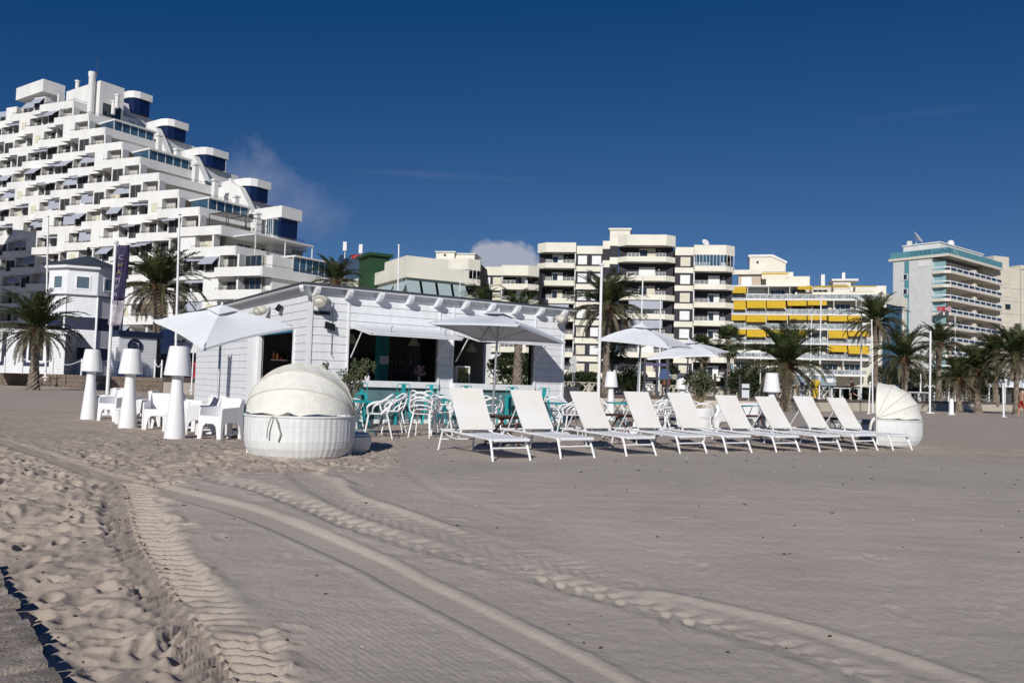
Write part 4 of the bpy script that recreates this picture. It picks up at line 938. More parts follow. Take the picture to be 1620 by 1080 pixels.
for i in range(46):
    a = rr.uniform(0,6.28); e = rr.uniform(.05,.6); l = rr.uniform(.5,1.0); d = Vector((math.cos(a)*e, math.sin(a)*e, 1)).normalized(); p2 = d*l; p1 = p2*.5+Vector((rr.uniform(-.05,.05),0,0))
    b.tube([Vector((0,0,0)),p1,p2], [.010,.007,.003], 5); bush_mb(p2.x,p2.y,p2.z,.11,.11,.14,55,.05,i+100,mb=lf)
b.build('branches', mat('pale_stem', (.30,.24,.15), .8), s2); stuff(lf.build('foliage', LEAFG, s2))

# ------------------------------------------------------------------ promenade
PAVE = mat('promenade_paving', (.32,.28,.25), .85, .2, .6); RETW = mat('retaining_wall', (.60,.54,.44), .85, .12, 1.2, .3, 30)
front = [(-34.0,53.0),(-18.7,42.6),(-6.0,38.5),(3.2,37.0),(15.4,44.4),(33.0,60.5),(62,86),(300,300)]
mb = MB(); poly = front+[(300,600),(-500,600),(-500,53),(-60,71)]
pr = MB().prism(poly, -.3, PZ).build('promenade', PAVE); struct(pr)
def wall_run(pts, z0, z1, thick, m, name, parent=None):
    mb = MB()
    for (ax, ay), (bx, by) in zip(pts, pts[1:]):
        d = Vector((bx-ax, by-ay, 0)).normalized(); n = Vector((d.y, -d.x, 0))*thick
        a = Vector((ax,ay,0)); b_ = Vector((bx,by,0)); v = [a, b_, b_+n, a+n]
        mb.hexa([p+Vector((0,0,z0)) for p in v][::-1], [p+Vector((0,0,z1)) for p in v][::-1])
    return mb.build(name, m, parent)
rwt = bpy.data.objects.new('retaining_wall', None); C.objects.link(rwt); tag(rwt, 'long low cream retaining wall along the beach edge of the promenade', 'wall')
wall_run(front[3:], -.3, PZ-.03, .22, RETW, 'wall_face', rwt)
cpn = MB(); 
for (ax, ay), (bx, by) in zip(front[3:-1], front[4:-1]):
    d = Vector((bx-ax, by-ay, 0)); L_ = d.length; d.normalize(); n = Vector((d.y, -d.x, 0)); k = int(L_/1.6)
    for i in range(k):
        a = Vector((ax,ay,0))+d*(i*L_/k+.01)+n*.28; b_ = Vector((ax,ay,0))+d*((i+1)*L_/k-.01)+n*.28; v = [a, b_, b_-n*.62, a-n*.62]
        MB().hexa([p+Vector((0,0,PZ-.028)) for p in v], [p+Vector((0,0,PZ+.10)) for p in v]).build('coping_slab', mat('coping_brown', (.15,.115,.105), .8, .25, 2), rwt)
dkw = tag(wall_run([(-14.6,40.9),(-12.0,40.0),(-6.0,38.0),(3.2,36.8)], -.2, 1.02, .2, mat('dark_low_wall', (.035,.036,.042), .7), 'dark_wall'), 'low dark wall between the timber deck and the bar', 'wall')
# timber deck of the left restaurant
dk = thing('timber_deck', 'raised weathered timber deck with plank face under the left white restaurant', 'deck', (-18.7,42.6,0), math.atan2(10.4,-15.3))
Ld = 18.5*2.2
for j in range(4):
    for i in range(10): cube('fascia_plank', DECKW, dk, i*Ld/10+.01, (i+1)*Ld/10-.012, .0+rnd.uniform(-.012,.012), .05, -.1+j*.235, -.1+(j+1)*.235-.018)
MB().box(-.0, Ld, -9, -.002, .70, .80).box(-.02,.0,-9,.05,-.1,.80).build('deck_floor', DECKW, dk)
dk.rotation_euler = (0,0,math.atan2(10.4,-15.3))
# hedges, shrubs and tree masses on the promenade
def on(px, Y, z=PZ): x, y = XY(px, Y); return (x, y, z)
shrub('clipped_hedge', 'hedge', on(996,50), 1.05, 1.0, .95, 5200, .10, 1, 'rounded dark green clipped hedge left of the white parasol mast')
shrub('clipped_hedge', 'hedge', on(1330,72), 7.0, .8, .55, 9000, .11, 2, 'long clipped hedge under the yellow awning block', flat=True)
for o in C.objects: pass
bk = [(915,62,1.6,1.2,.8,'dark bush at the foot of the striped block near the bar corner'), (935,56,1.0,1.0,.7,'bush between the bar corner and the tall date palm'), (1058,60,.9,.8,1.1,'upright dark bush beside the playground frame'),
      (1188,56,1.8,1.4,1.25,'dense dark tree mass left of the broad palm'), (1172,62,1.5,1.2,1.1,'dark bush under the slim fan palm'), (1402,72,1.5,1.2,1.6,'dark leafy tree beside the glass corner'),
      (830,50,2.4,1.4,1.25,'dark bushes seen through the second serving hatch'), (1470,76,3.0,1.5,1.6,'dark trees behind the palm row at the right'), (1540,80,4.5,1.6,1.8,'dark mass of trees behind the palms at the right'), (1600,74,3.0,1.5,1.2,'low dark shrubbery at the right edge behind the pavilion'),
      (1285,74,1.2,1,.6,'low bush near the blue and white sign'), (700,60,3.0,1.5,1.6,'bush mass behind the bar roof')]
for i, (px, Y, a, b_, c, s) in enumerate(bk): shrub('bush', 'bush', on(px, Y), a, b_, c, int(1500*a*c)+800, .15, 20+i, s, group='dark bushes along the promenade')
lw_ = thing('lawn', 'strip of mown grass behind the beach wall', 'lawn', (0,0,0)); lw_['kind'] = 'structure'; del lw_['category']
lm = MB()
for (ax, ay), (bx, by) in zip(front[3:-1], front[4:-1]):
    d = Vector((bx-ax, by-ay, 0)).normalized(); n = Vector((-d.y, d.x, 0)); a = Vector((ax,ay,0)); b2_ = Vector((bx,by,0))
    lm.quad(*[p+Vector((0,0,PZ+.006)) for p in (a+n*3, b2_+n*3, b2_+n*9, a+n*9)])
lm.build('grass_strip', mat('grass', (.06,.10,.03), .9, .4, 3, 1, 30), lw_)
# lattice balustrade (white concrete) behind the lawn
def fence(p0, p1, z, h, n, label, m, name='balustrade', cat='balustrade', kind='x'):
    d = Vector((p1[0]-p0[0], p1[1]-p0[1], 0)); L_ = d.length; r_ = thing(name, label, cat, (p0[0],p0[1],z), math.atan2(d.y,d.x)); w = L_/n
    MB().box(0,L_,-.06,.06,h-.08,h).build('top_rail', m, r_); MB().box(0,L_,-.06,.06,0,.08).build('bottom_rail', m, r_)
    cell = MB()
    if kind == 'x':
        for s in (-1,1): cell.hexa([(-w/2+.03,-.03,.08 if s>0 else h-.14),(-w/2+.11,-.03,.08 if s>0 else h-.08),(-w/2+.11,.03,.08 if s>0 else h-.08),(-w/2+.03,.03,.08 if s>0 else h-.14)], [(w/2-.11,-.03,h-.08 if s>0 else .08),(w/2-.03,-.03,h-.14 if s>0 else .08),(w/2-.03,.03,h-.14 if s>0 else .08),(w/2-.11,.03,h-.08 if s>0 else .08)])
        cell.box(-.05,.05,-.035,.035,h*.42,h*.58)
    elif kind == 'v': cell.box(-.015,.015,-.015,.015,.08,h-.08)
    me = cell.mesh('lattice', m)
    for i in range(n): o = bpy.data.objects.new('lattice_panel', me); C.objects.link(o); o.parent = r_; o.location = ((i+.5)*w,0,0)
    for i in range(0, n+1, 4): MB().box(i*w-.07,i*w+.07,-.08,.08,0,h+.04).build('post', m, r_)
    return r_
fence(XY(890,50), XY(1185,62), PZ, .72, 34, 'cream concrete lattice balustrade behind the promenade lawn', mat('cream_concrete', (.62,.57,.47), .8))
fence(XY(1225,64), XY(1330,72), PZ, .72, 14, 'cream lattice balustrade right of the broad palm', mat('cream_concrete', (.62,.57,.47), .8))
# pavement rail fence of dark posts
def rail_fence(pxs, Y0, Y1, label, m, h=1.0, rails=(.35,.75)):
    r_ = thing('rail_fence', label, 'fence', (0,0,0)); pts = []
    for i, px in enumerate(pxs):
        Y = Y0+(Y1-Y0)*i/(len(pxs)-1); x, y = XY(px, Y); pts.append(Vector((x,y,PZ))); MB().box(x-.05,x+.05,y-.05,y+.05,PZ,PZ+h).build('post', m, r_)
    for a, b_ in zip(pts, pts[1:]):
        for rz_ in rails: MB().tube([a+Vector((0,-.06,rz_)), b_+Vector((0,-.06,rz_))], .03, 6).build('rail', m, r_)
rail_fence((1131,1149,1170), 43, 44, 'dark post and rail fence left of the upright white sign', mat('dark_timber', (.06,.055,.055), .8), 1.35, (.5,1.15))
rail_fence((1437,1462,1490,1522,1545,1580), 64, 70, 'grey rail fence behind the beach wall at the right', mat('grey_timber', (.22,.21,.2), .8), .75, (.35,.65))
# poles
def pole(px, py, Y, pxt, pyt, r0, label, name='flagpole', m=PLASTIC, zb=None, group='white poles around the beach'):
    p = PD(px, py, Y); x, y = p.x, p.y; zb = gz(x, y) if zb is None else zb; t_ = PD(pxt, pyt, Y)
    r_ = thing(name, label, 'pole', (x, y, zb), 0, group); tv = Vector((t_.x-x, 0, t_.z-zb))
    MB().tube([(0,0,-.2), tv], [r0, r0*.75], 10).build('shaft', m, r_); MB().lathe([(r0*1.5,0),(r0*1.6,.05),(0,.08)], 10).build('finial', m, r_).location = tv
    MB().lathe([(r0*3,0),(r0*3,.03),(r0*1.4,.06)], 12).build('foot_plate', m, r_)
    return r_, tv
pole(168,655,20.0,183,385,.045,'white banner pole rising behind the armchairs at the left')
pole(72,600,48,76,343,.06,'tall white pole at the left rising in front of the octagonal tower', zb=PZ)
pole(277,600,46,284,340,.075,'tall white lamp pole left of the bar in front of the big palm', zb=PZ)
pole(303,612,41,307,541,.04,'short white pole left of the bar side wall', zb=.2)
pole(629,560,62,631,388,.075,'white pole above the bar roof in front of the cream restaurant', zb=PZ)
pole(727,560,60,728,440,.04,'thin white pole above the middle of the bar roof', zb=PZ)
pole(946,650,25.5,952,420,.055,'tall white street light pole just right of the bar')
pole(907,615,50,911,556,.03,'thin grey street light behind the bar corner', m=STEEL, zb=PZ)
pole(1011,620,44,1017,440,.05,'white pole in front of the striped block, behind the white parasol', zb=PZ)
pole(1043,600,50,1045,474,.05,'white pole right of the parasol apex in front of the striped block', zb=PZ)
pole(1202,630,50,1204,545,.035,'white pole left of the giant lamp in the broad palm', zb=PZ)
pole(1281,625,60,1284,500,.05,'left one of the paired white flagpoles in front of the yellow awnings', zb=PZ)
pole(1296,625,60,1299,470,.06,'right one of the paired white flagpoles in front of the yellow awnings', zb=PZ)
pole(1362,633,62,1363,474,.07,'tall white street light left of the tall palm', zb=PZ)
pole(1381,654,47,1379,507,.045,'tall white volleyball net pole left of the hooded daybed')
pole(1374,658,44,1376.5,606,.045,'short white post beside the tall volleyball pole')
pole(1456,632,66,1457,554,.06,'white pole behind the beach shower among the palms', zb=PZ)
pole(1511,620,70,1511,500,.05,'white pole in front of the hotel balconies', zb=PZ)
pole(1588,666,46,1586.5,608,.055,'white post alone on the open sand at the right')
pole(1500,628,64,1502,606,.05,'short white post in the shade left of the short palm', zb=PZ)
# beach shower and bollard
p = PD(1471,655,50); sh = thing('beach_shower', 'white beach shower column with two curved arms on the open sand', 'shower', (p.x,p.y,0))
MB().tube([(0,0,-.1),(0.03,0,5.2)], .06, 10).build('column', PLASTIC, sh); MB().lathe([(.28,0),(.26,.05),(.1,.07)], 16).build('foot_plate', PLASTIC, sh)
for s in (-1,1): MB().tube([(0,0,1.55),(s*.12,0,1.72),(s*.25,0,1.74),(s*.33,0,1.62)], .022, 6, 3).build('shower_arm', PLASTIC, sh)
p = PD(1505,657,48); bo = thing('white_bollard', 'short white bollard with a round base on the sand', 'bollard', (p.x,p.y,0)); MB().lathe([(.16,0),(.14,.1),(.13,.85),(.11,.95),(0,.97)], 16).build('body', PLASTIC, bo, True); MB().lathe([(.22,0),(.22,.04),(.15,.06)], 16).build('foot_plate', PLASTIC, bo)
# banner
t_ = PD(183,385,20.0); b0 = PD(178,470,20.0); bn = thing('banner', 'long narrow navy banner hanging on the pole left of the big palm', 'banner', (t_.x+.05,20.0,0))
nb_ = MB(); rows = []; KH = 26
for i in range(KH+1):
    t = i/KH; z = t_.z-.02-t*(2.05); xl = -.02*0-.16*t+.0; row = []
    for j in range(9):
        u = j/8; row.append((xl+u*(.30+.05*math.sin(t*2)), .045*math.sin(u*7+t*2)+.02*math.sin(t*9), z-.03*abs(math.sin(u*3.1))))
    rows.append(row)
def strip(rows, i0, i1, m, name):
    q = MB(); rs = rows[i0:i1+1]; w = len(rs[0]); q.add([p for r in rs for p in r], [(i*w+j, i*w+j+1, (i+1)*w+j+1, (i+1)*w+j) for i in range(len(rs)-1) for j in range(w-1)]); o = q.build(name, m, bn, True); s = o.modifiers.new('thick', 'SOLIDIFY'); s.thickness = .004; return o
strip(rows, 0, 18, mat('banner_navy', (.035,.025,.075), .6, .3, 6), 'banner_cloth'); strip(rows, 18, 26, mat('banner_pale', (.42,.38,.42), .6, .5, 9), 'banner_lower_panel')
BW_ = mat('banner_print', (.55,.50,.55), .6); BY_ = mat('banner_gold', (.45,.30,.08), .6)
for k, ch in enumerate('CHAMPAN'):
    text_part('lettering', ch, mat('banner_faint', (.26,.22,.30), .6) if k not in (1,2) else mat('banner_gold_faint', (.25,.17,.07), .6), bn, (.15-.0115*k*1.6-.0, -.075, t_.z-.42-k*.19), .17, (math.pi/2, math.pi/2*0, 0), .003)
# ------------------------------------------------------------------ building materials
BWH = mat('render_white', (.735,.73,.71), .75, .10, .5, streak=.35); CRM = mat('render_cream', (.74,.71,.61), .8, .10, .4)
SHUT = mat('white_shutter', (.74,.75,.74), .6, .05, 2); SHUTC = mat('cream_shutter', (.62,.58,.45), .6, .06, 2)
GLASS = mat('dark_glass', (.02,.03,.04), .08, .3, .6, spec=.8); GLASSB = mat('blue_glass', (.03,.07,.12), .06, .3, .2, spec=.9, col2=(.06,.13,.2))
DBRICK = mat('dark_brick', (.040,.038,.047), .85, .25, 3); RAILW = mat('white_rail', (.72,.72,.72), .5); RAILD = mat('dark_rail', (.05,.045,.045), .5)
AWG = stripes('striped_awning', (.50,.52,.58), (.22,.24,.31), 2.6); AWY = mat('yellow_awning', (.56,.37,.035), .85, .08, 2, spec=.1); AWGR = stripes('grey_green_awning', (.42,.50,.50), (.20,.27,.28), 3.2)
DARKV = mat('deep_recess', (.035,.035,.04), .8); NAVYB = mat('navy_cladding', (.004,.015,.065), .3, .2, 1, spec=.5)  # DARKV paints the unlit depth behind panes and vents as flat colour
def awning(parent, x0, x1, y, z, out, drop, m, name='awning', val=.18):
    a = MB(); t = .03
    a.hexa([(x0,y,z),(x1,y,z),(x1,y-out,z-drop),(x0,y-out,z-drop)][::-1], [(x0,y,z+t),(x1,y,z+t),(x1,y-out,z-drop+t),(x0,y-out,z-drop+t)][::-1])
    if val: a.box(x0, x1, y-out-.02, y-out-.002, z-drop-val, z-drop+t)
    o = a.build(name, m, parent); return o
def window(parent, x0, x1, y, z0, z1, mg=GLASS, mf=RAILW, mull=1, name='window'):
    """frame proud of the wall face y, pane behind it"""
    f = MB(); b = .07; f.box(x0,x1,y-.05,y+.02,z0,z0+b).box(x0,x1,y-.05,y+.02,z1-b,z1).box(x0,x0+b,y-.05,y+.02,z0+b,z1-b).box(x1-b,x1,y-.05,y+.02,z0+b,z1-b)
    for i in range(1, mull+1):
        xm = x0+(x1-x0)*i/(mull+1); f.box(xm-.03,xm+.03,y-.045,y+.015,z0+b,z1-b)
    fr = f.build(name, mf, parent); cube('pane', mg, fr, x0+b,x1-b,y-.012,y+.01,z0+b,z1-b); return fr
def plan(name, pts, z0, z1, m, parent): return MB().prism(pts, z0, z1).build(name, m, parent)

# ================================================================== stepped tower (left)
ST = Fr(341, 102, -33, 590); ST.o = Vector((-.375*102, 102, 0))
T = thing('stepped_apartment_tower', 'huge white stepped apartment tower with striped awnings and navy lift heads', 'apartment tower', ST.o, ST.th)
FH = 2.9; XL = -78; DEP = 15; rr = random.Random(3)
def zk(k): return 20.5+FH*(k-7)      # parapet top of floor k
RECW = mat('recess_render', (.48,.46,.42), .8, .1, .5)  # balcony recess walls, colour darkened for the shade under the slabs
XR = {k: 0-4.8*(k-7) for k in range(7, 16)}; XR[6] = 3.1; XR[5] = 8.4; XR[4] = 8.4; XR[3] = 8.4; XR[2] = 8.4; XR[1] = 8.4
for k in range(1, 16):
    xr = XR[k]; xn = XR.get(k+1, xr-9.6); zt = zk(k); sl_ = zt-.92        # walking level
    inner = xn-1.2 if k >= 6 else xr-1.4
    # storey body above this slab
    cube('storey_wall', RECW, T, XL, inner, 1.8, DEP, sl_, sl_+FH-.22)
    cube('floor_slab', BWH, T, XL, xr-.25, .35, DEP+.01*k, sl_-.2, sl_)
    # side terrace parapet and its dark rail
    sd = DEP-.5 if k < 8 else 11.0
    cube('side_parapet', BWH, T, xr-.22, xr, .0, sd, sl_-.35, zt)
    if k >= 5: 
        r_ = MB(); r_.tube([(xr-.11,.1,zt+.28),(xr-.11,sd-.3,zt+.28)], .03, 5); 
        for i in range(7): r_.tube([(xr-.11,.3+i*1.6,zt),(xr-.11,.3+i*1.6,zt+.28)], .025, 4)
        r_.build('terrace_rail', RAILD, T)
        r_ = MB(); r_.tube([(xr-7.5,.1,zt+.22),(xr-.1,.1,zt+.22)], .03, 5)
        for i in range(6): r_.tube([(xr-.3-i*1.4,.1,zt),(xr-.3-i*1.4,.1,zt+.22)], .025, 4)
        r_.build('terrace_rail', RAILD, T)
    # modules along the front
    j = 0; x1 = xr
    while x1 > XL+3:
        REC = []
        x0 = max(XL, x1-7.0) if j else x1-7.6
        pb = MB(); pb.box(x0, x1-(.225 if j == 0 else 0), 0, .16, sl_-.26, zt).box(x0, x0+.16, .161, 1.79, sl_-.26, zt-.002)
        if j: pb.box(x1-.16, x1, .161, 1.79, sl_-.26, zt-.002)
        pb.build('balcony_parapet', BWH, T)
        top = sl_+FH-.22
        # sloping corner block under the left end, pier, sliding windows, shutters
        MB().exX([(.15,sl_-.262),(1.75,sl_-.262),(1.75,sl_-.75)], x0+.0, x0+2.6).build('corner_bracket', BWH, T)
        cube('pier', BWH, T, x0+3.0, x0+3.3, .7, 1.79, sl_, top)
        a_, b_ = x0+3.4, min(x1-.3, inner-.2)
        if b_-a_ > 1.2:
            window(T, a_, b_, 1.75, sl_+.05, top-.06, DARKV if rr.random() < .6 else GLASS, mat('grey_frame', (.25,.25,.25), .5), 2)
        if x0+2.4 < inner: 
            if rr.random() < .35: cube('shutter', SHUTC if rr.random() < .6 else SHUT, T, x0+.9, x0+2.2, 1.73, 1.79, sl_+.2, top-.35)
            else: window(T, x0+.6, x0+2.6, 1.75, sl_+.1, top-.1, DARKV, mat('grey_frame', (.35,.35,.35), .5), 1)
        r_ = MB(); r_.box(x0+.2, min(x0+2.9, x1-.3), .02, .06, zt+.2, zt+.25)
        for i in range(5): r_.box(x0+.25+i*.6, x0+.29+i*.6, .02, .06, zt, zt+.2)
        r_.build('railing', RAILD, T)
        q = rr.random()
        if b_-a_ > 1.5 and q < .8:
            if q < .22: awning(T, a_-.2, b_+.1, .25, top-.05, .95, 1.25, AWG, val=.1)
            elif q < .32: awning(T, a_-.2, b_+.1, .1, top-.05, .15, 1.55, AWG, val=.0)
            elif q < .55: awning(T, a_-.2, b_+.1, .5, top-.05, .9, .28, AWG, val=.22)
        x2 = x0
        xb0 = max(XL, x2-2.6)
        if x2-.02 > xb0+.5:
            cube('wall_bay', BWH, T, xb0+.02, x2-.02, .9, 1.79, sl_-.2, sl_+FH-.26); cube('bay_ledge', BWH, T, xb0-.0, x2-.03, .62, .895, sl_-.26, sl_+.40)
            if rr.random() < .42: cube('shutter', SHUT if rr.random() < .4 else SHUTC, T, xb0+.7, xb0+1.8, .86, .91, sl_+.9, sl_+2.15)
            else:
                window(T, xb0+.3, x2-.3, .88, sl_+.45, sl_+2.3, DARKV, mat('grey_frame', (.25,.25,.25), .5), 1)
                if rr.random() < .65: awning(T, xb0+.1, x2-.1, .85, sl_+2.45, .75 if rr.random() < .5 else 1.1, .95 if rr.random() < .5 else .4, AWG, val=.15)
        cube('recess_wall', RECW, T, max(XL, x0-2.5), min(x1-.2, inner-.1), 1.80, 1.95, sl_, sl_+FH-.23)
        dl = R(11); Rz = Matrix.Rotation(dl, 3, 'Z'); pv = Vector((x1, 0, 0)); mv = REC; REC = None
        for o in mv:
            if o.parent == T: o.location = pv+Rz@(o.location-pv); o.rotation_euler.z += dl
        j += 1; x1 = x2-2.6
    # side wall things: windows on the terrace facing right
    if k >= 6:
        for y in (4.5, 8.5):
            f = MB().box(inner+.0, inner+.06, y-1.2, y+1.2, sl_+.1, sl_+2.2).build('window', RAILW, T); cube('pane', GLASS, f, inner+.05, inner+.075, y-1.1, y-.05, sl_+.2, sl_+2.1); cube('pane', GLASS, f, inner+.05, inner+.075, y+.05, y+1.1, sl_+.2, sl_+2.1)
    else:
        cube('side_wall', BWH, T, inner+.005, xr-.3, 1.75, DEP-.6, sl_, sl_+FH-.36)
        for y in (5, 10): cube('shutter', SHUT, T, xr-.31, xr-.27, y, y+1.4, sl_+.8, sl_+2)
# block everything behind
cube('rear_block', BWH, T, XL, XR[12]-4, DEP+.1, DEP+6, 0, zk(13)); cube('rear_block', BWH, T, XR[12], XR[9]-3, DEP+.12, DEP+3, 0, zk(8))
cube('ground_storey', BWH, T, XL, 7, 2.0, DEP, -.5, zk(1)-1.3)
# unseen forward wing, placed outside the view to cast shade on the front
cube('forward_wing', BWH, T, -50, -36, -26, -15, 0, 27); cube('forward_wing', BWH, T, -50, -41, -25.8, -15.2, 27.01, 32)
# penthouse storeys
x, z = ST.at(22, 150); pz = zk(15)
cube('penthouse_slab', BWH, T, ST.x(24,140), ST.x(66,134), .2, 3.8, ST.z(45,152,.2), ST.z(45,134,.2)+.1); cube('penthouse_wall', BWH, T, ST.x(30,150), ST.x(62,150), 1.8, 3.7, zk(15)-1, ST.z(45,152,.2))
x0, x1 = ST.x(105,150,3), ST.x(158,150,3); cube('penthouse_wall', BWH, T, x0, x1, 3, 7, zk(14)-1, ST.z(130,137,3)); cube('pane', GLASS, T, x1+.002, x1+.05, 3.6, 6.6, zk(15)-1.6, zk(15)+.4); window(T, x0+1.0, x0+5, 2.99, zk(15)-1.4, zk(15)+.9, SHUT, RAILW, 1)
x2 = ST.x(152,140,3); MB().lathe([(.5,zk(14)),(.5,ST.z(154,125,3)),(.6,ST.z(154,123,3)),(.6,ST.z(154,117,3)),(0,ST.z(154,116,3))], 12, (x2,2.3)).build('chimney', BWH, T, True)
MB().tube([(x2+.8,2.6,ST.z(158,122,3)),(x2+.8,2.6,ST.z(158,97,3))], .05, 5).build('antenna', RAILD, T)
for px, py in ((123,128),(186,150),(180,160),(96,150)):
    x_, z_ = ST.at(px, py, 5); MB().lathe([(.32,z_-2.2),(.32,z_-.3),(.42,z_-.25),(.42,z_),(0,z_+.05)], 10, (x_,5)).build('chimney', BWH, T, True)
for k in range(7, 13):       # chimneys on the side terraces
    x_ = XR[k]-1.2; MB().box(x_-.35,x_+.35,6.2,6.9,zk(k)-1,zk(k)+2.6).box(x_-.45,x_+.45,6.1,7.0,zk(k)+2.75,zk(k)+3.0).box(x_-.25,x_+.25,6.3,6.8,zk(k)+2.6,zk(k)+2.75).build('chimney', BWH, T)
for k in (8, 11, 13):        # glazed sun rooms on terraces
    x_ = XR[k]; 
    cube('sun_room_roof', BWH, T, x_-4.2, x_+.3, 1.2, 8.2, zk(k)+1.35, zk(k)+1.6); s_ = MB()
    for i in range(6): s_.box(x_-.12,x_-.02,1.3+i*1.3,1.42+i*1.3,zk(k)-.6,zk(k)+1.35)
    s_.build('sun_room_frame', RAILW, T); cube('sun_room_glass', GLASSB, T, x_-.09, x_-.05, 1.3, 8.0, zk(k)-.5, zk(k)+1.34); cube('sun_room_glass', GLASSB, T, x_-3.9, x_-.12, 1.32, 1.36, zk(k)-.5, zk(k)+1.34)
# pergola and roofs at the lower right terraces
pg = MB(); x_ = XR[7]; 
for y in (1,4,7): pg.tube([(x_-4,y,zk(7)-1),(x_-4,y,zk(7)+2),(x_-.4,y,zk(7)+2),(x_-.4,y,zk(7)-1)], .07, 5)
for i in range(7): pg.tube([(x_-4+i*.6,1,zk(7)+2.05),(x_-4+i*.6,7,zk(7)+2.05)], .05, 4)
pg.build('pergola', RAILD, T)
cube('canopy_roof', BWH, T, XR[6]-4.5, XR[6]+1.2, 2, 12, zk(6)+1.7, zk(6)+1.85)
for y in (2.1, 7, 11.8): cube('canopy_post', RAILW, T, XR[6]+1.0, XR[6]+1.12, y, y+.12, zk(6)-1, zk(6)+1.7)
for i in range(9): cube('glazing_bar', RAILW, T, XR[5]-.3, XR[5]-.2, 5+i*1.1, 5.1+i*1.1, zk(5)-.1, zk(5)+1.9)
cube('terrace_glazing', GLASSB, T, XR[5]-.27, XR[5]-.23, 5, 14, zk(5)-.05, zk(5)+1.8); cube('terrace_roof', BWH, T, XR[5]-4, XR[5]+.2, 5, 14.2, zk(5)+1.9, zk(5)+2.1)
# navy lift heads with white caps
YH = 10.6
for i, (pa, pb, pc, pyt, pyb) in enumerate(((190,211,237,143,186),(232,265,294,187,226),(288,326,357,232,271),(351,396,424,281,322))):
    xa, xb = ST.x(pa,pyt+12,YH), ST.x(pb,pyt+12,YH); ztop = ST.z(pb,pyt,YH); y1 = ST.side(pc,pyt+20,xb)[0]; zbt = ST.side(pc,pyb,xb)[1]; d = y1-YH; w = xb-xa
    def ol(g_): return [(xa-g_,YH+.6-g_),(xa-g_,y1+g_),(xb+g_,y1+g_),(xb+g_,YH+1.2-g_*.5),(xb-.35+g_*.6,YH+.35-g_*.6),(xb-1.2,YH-g_),(xa+.9,YH-g_),(xa+.25-g_*.6,YH+.15-g_)]
    plan('lift_head', ol(0), zbt, ztop-1.15, NAVYB, T); plan('lift_head_cap', ol(.3), ztop-1.149, ztop, BWH, T)
    prof = [(xb-w*.6,zbt-9),(xb+3.2,zbt-9),(xb+2.4,zbt-3.6),(xb+.9,zbt-1.4),(xb-.4,zbt+.4),(xb-w*.2,zbt+1.4),(xb-w*.4,zbt+1.7),(xb-w*.52,zbt+1.6),(xb-w*.6,zbt+1.1)]
    if i == 3: prof = [(xa-.3,zbt-9),(xb+3.4,zbt-9),(xb+2.6,zbt-3.0),(xb+.6,zbt-.2),(xb-.8,zbt+1.6),(xa+w*.62,zbt+2.4),(xa+w*.5,zbt+3.2),(xa+w*.5,ztop-1.16),(xa-.2,ztop-1.16)]
    MB().exY(prof, YH-1.3, YH-.3).build('swept_wall', BWH, T)
    plan('lift_shaft', [(xa+.2,YH+.2),(xa+.2,y1+3),(xb-.6,y1+3),(xb-.6,YH+.2)], 0, zbt-.01, BWH, T); plan('swept_side', [(xb-.59,YH-.29),(xb-.59,y1-.4),(xb+2.0,y1-.4),(xb+2.0,YH-.29)], 0, zbt-3.2, BWH, T)
YH = 8.6; xa, xb = ST.x(402,340,YH), ST.x(446,332,YH); z1_, z0_ = ST.z(446,325,YH), ST.z(446,343,YH); y1 = ST.side(478,338,xb)[0]; zn = ST.side(472,379,xb)[1]
MB().box(xa,xb,YH,y1,z0_,z1_).build('lift_head_cap', BWH, T); MB().box((xa+xb)/2,xb-.4,YH+.3,y1-.4,zn,z0_-.002).build('lift_head', NAVYB, T)
xw = ST.x(418,360,YH-1); window(T, xw, xb-1.0, YH-.6, ST.z(430,371,YH-.6), ST.z(430,345,YH-.6), GLASSB, RAILW, 2); cube('sun_room_wall', BWH, T, xa, xb-1.0, YH-.5, YH+3, zn-4, z0_-.01)
cube('sun_room_glass', GLASSB, T, xb-.98, xb-.93, YH-.5, YH+1.6, ST.z(430,371,YH-.6), z0_-.3)

# ================================================================== cream restaurant with striped awnings (middle left)
RS_ = Fr(642, 84, 30, 440); Tr = thing('cream_restaurant', 'low cream building with grey striped awnings behind the bar roof', 'building', RS_.o, RS_.th)
zt, zf = RS_.z(642,417), RS_.z(642,438); xr = RS_.x(741,440); yl = RS_.side(548,450)[0]
MB().box(0,xr,0,.4,zf,zt).box(0,.4,.401,yl,zf,zt-.01).build('parapet', CRM, Tr)
MB().box(.4,xr,1.8,yl+6,0,zt-.9).build('body', CRM, Tr); MB().box(-.0,xr,.41,1.9,zf-3.1,zf-2.9).box(.42,1.9,1.9,yl,zf-3.1,zf-2.9).build('terrace_floor', CRM, Tr)
plan('parapet_step', [(.01,.01),(.39,.01),(.39,6.5),(.01,6.5)], zt, zt+.9, CRM, Tr); cube('parapet_step', CRM, Tr, .4, 5, .01, .39, zt+.002, zt+.9)
n = 4
for i in range(n): awning(Tr, xr*i/n+.15, xr*(i+1)/n-.15, .5, zf-.05, .9, 2.0, AWGR, val=.15)
for i in range(5):
    y0 = yl*i/5+.3; y1 = yl*(i+1)/5-.3; MB().hexa([(.5,y0,zf-.05),(.5,y1,zf-.05),(-.5,y1,zf-2.1),(-.5,y0,zf-2.1)], [(.5,y0,zf-.02),(.5,y1,zf-.02),(-.53,y1,zf-2.08),(-.53,y0,zf-2.08)]).build('awning', mat('grey_green_cloth', (.36,.46,.47), .8), Tr)
r_ = MB(); r_.tube([(0,.4,zf-2.0),(xr,.4,zf-2.0)], .04, 5)
for i in range(26): r_.tube([(xr*i/25,.4,zf-2.9),(xr*i/25,.4,zf-2.0)], .025, 4)
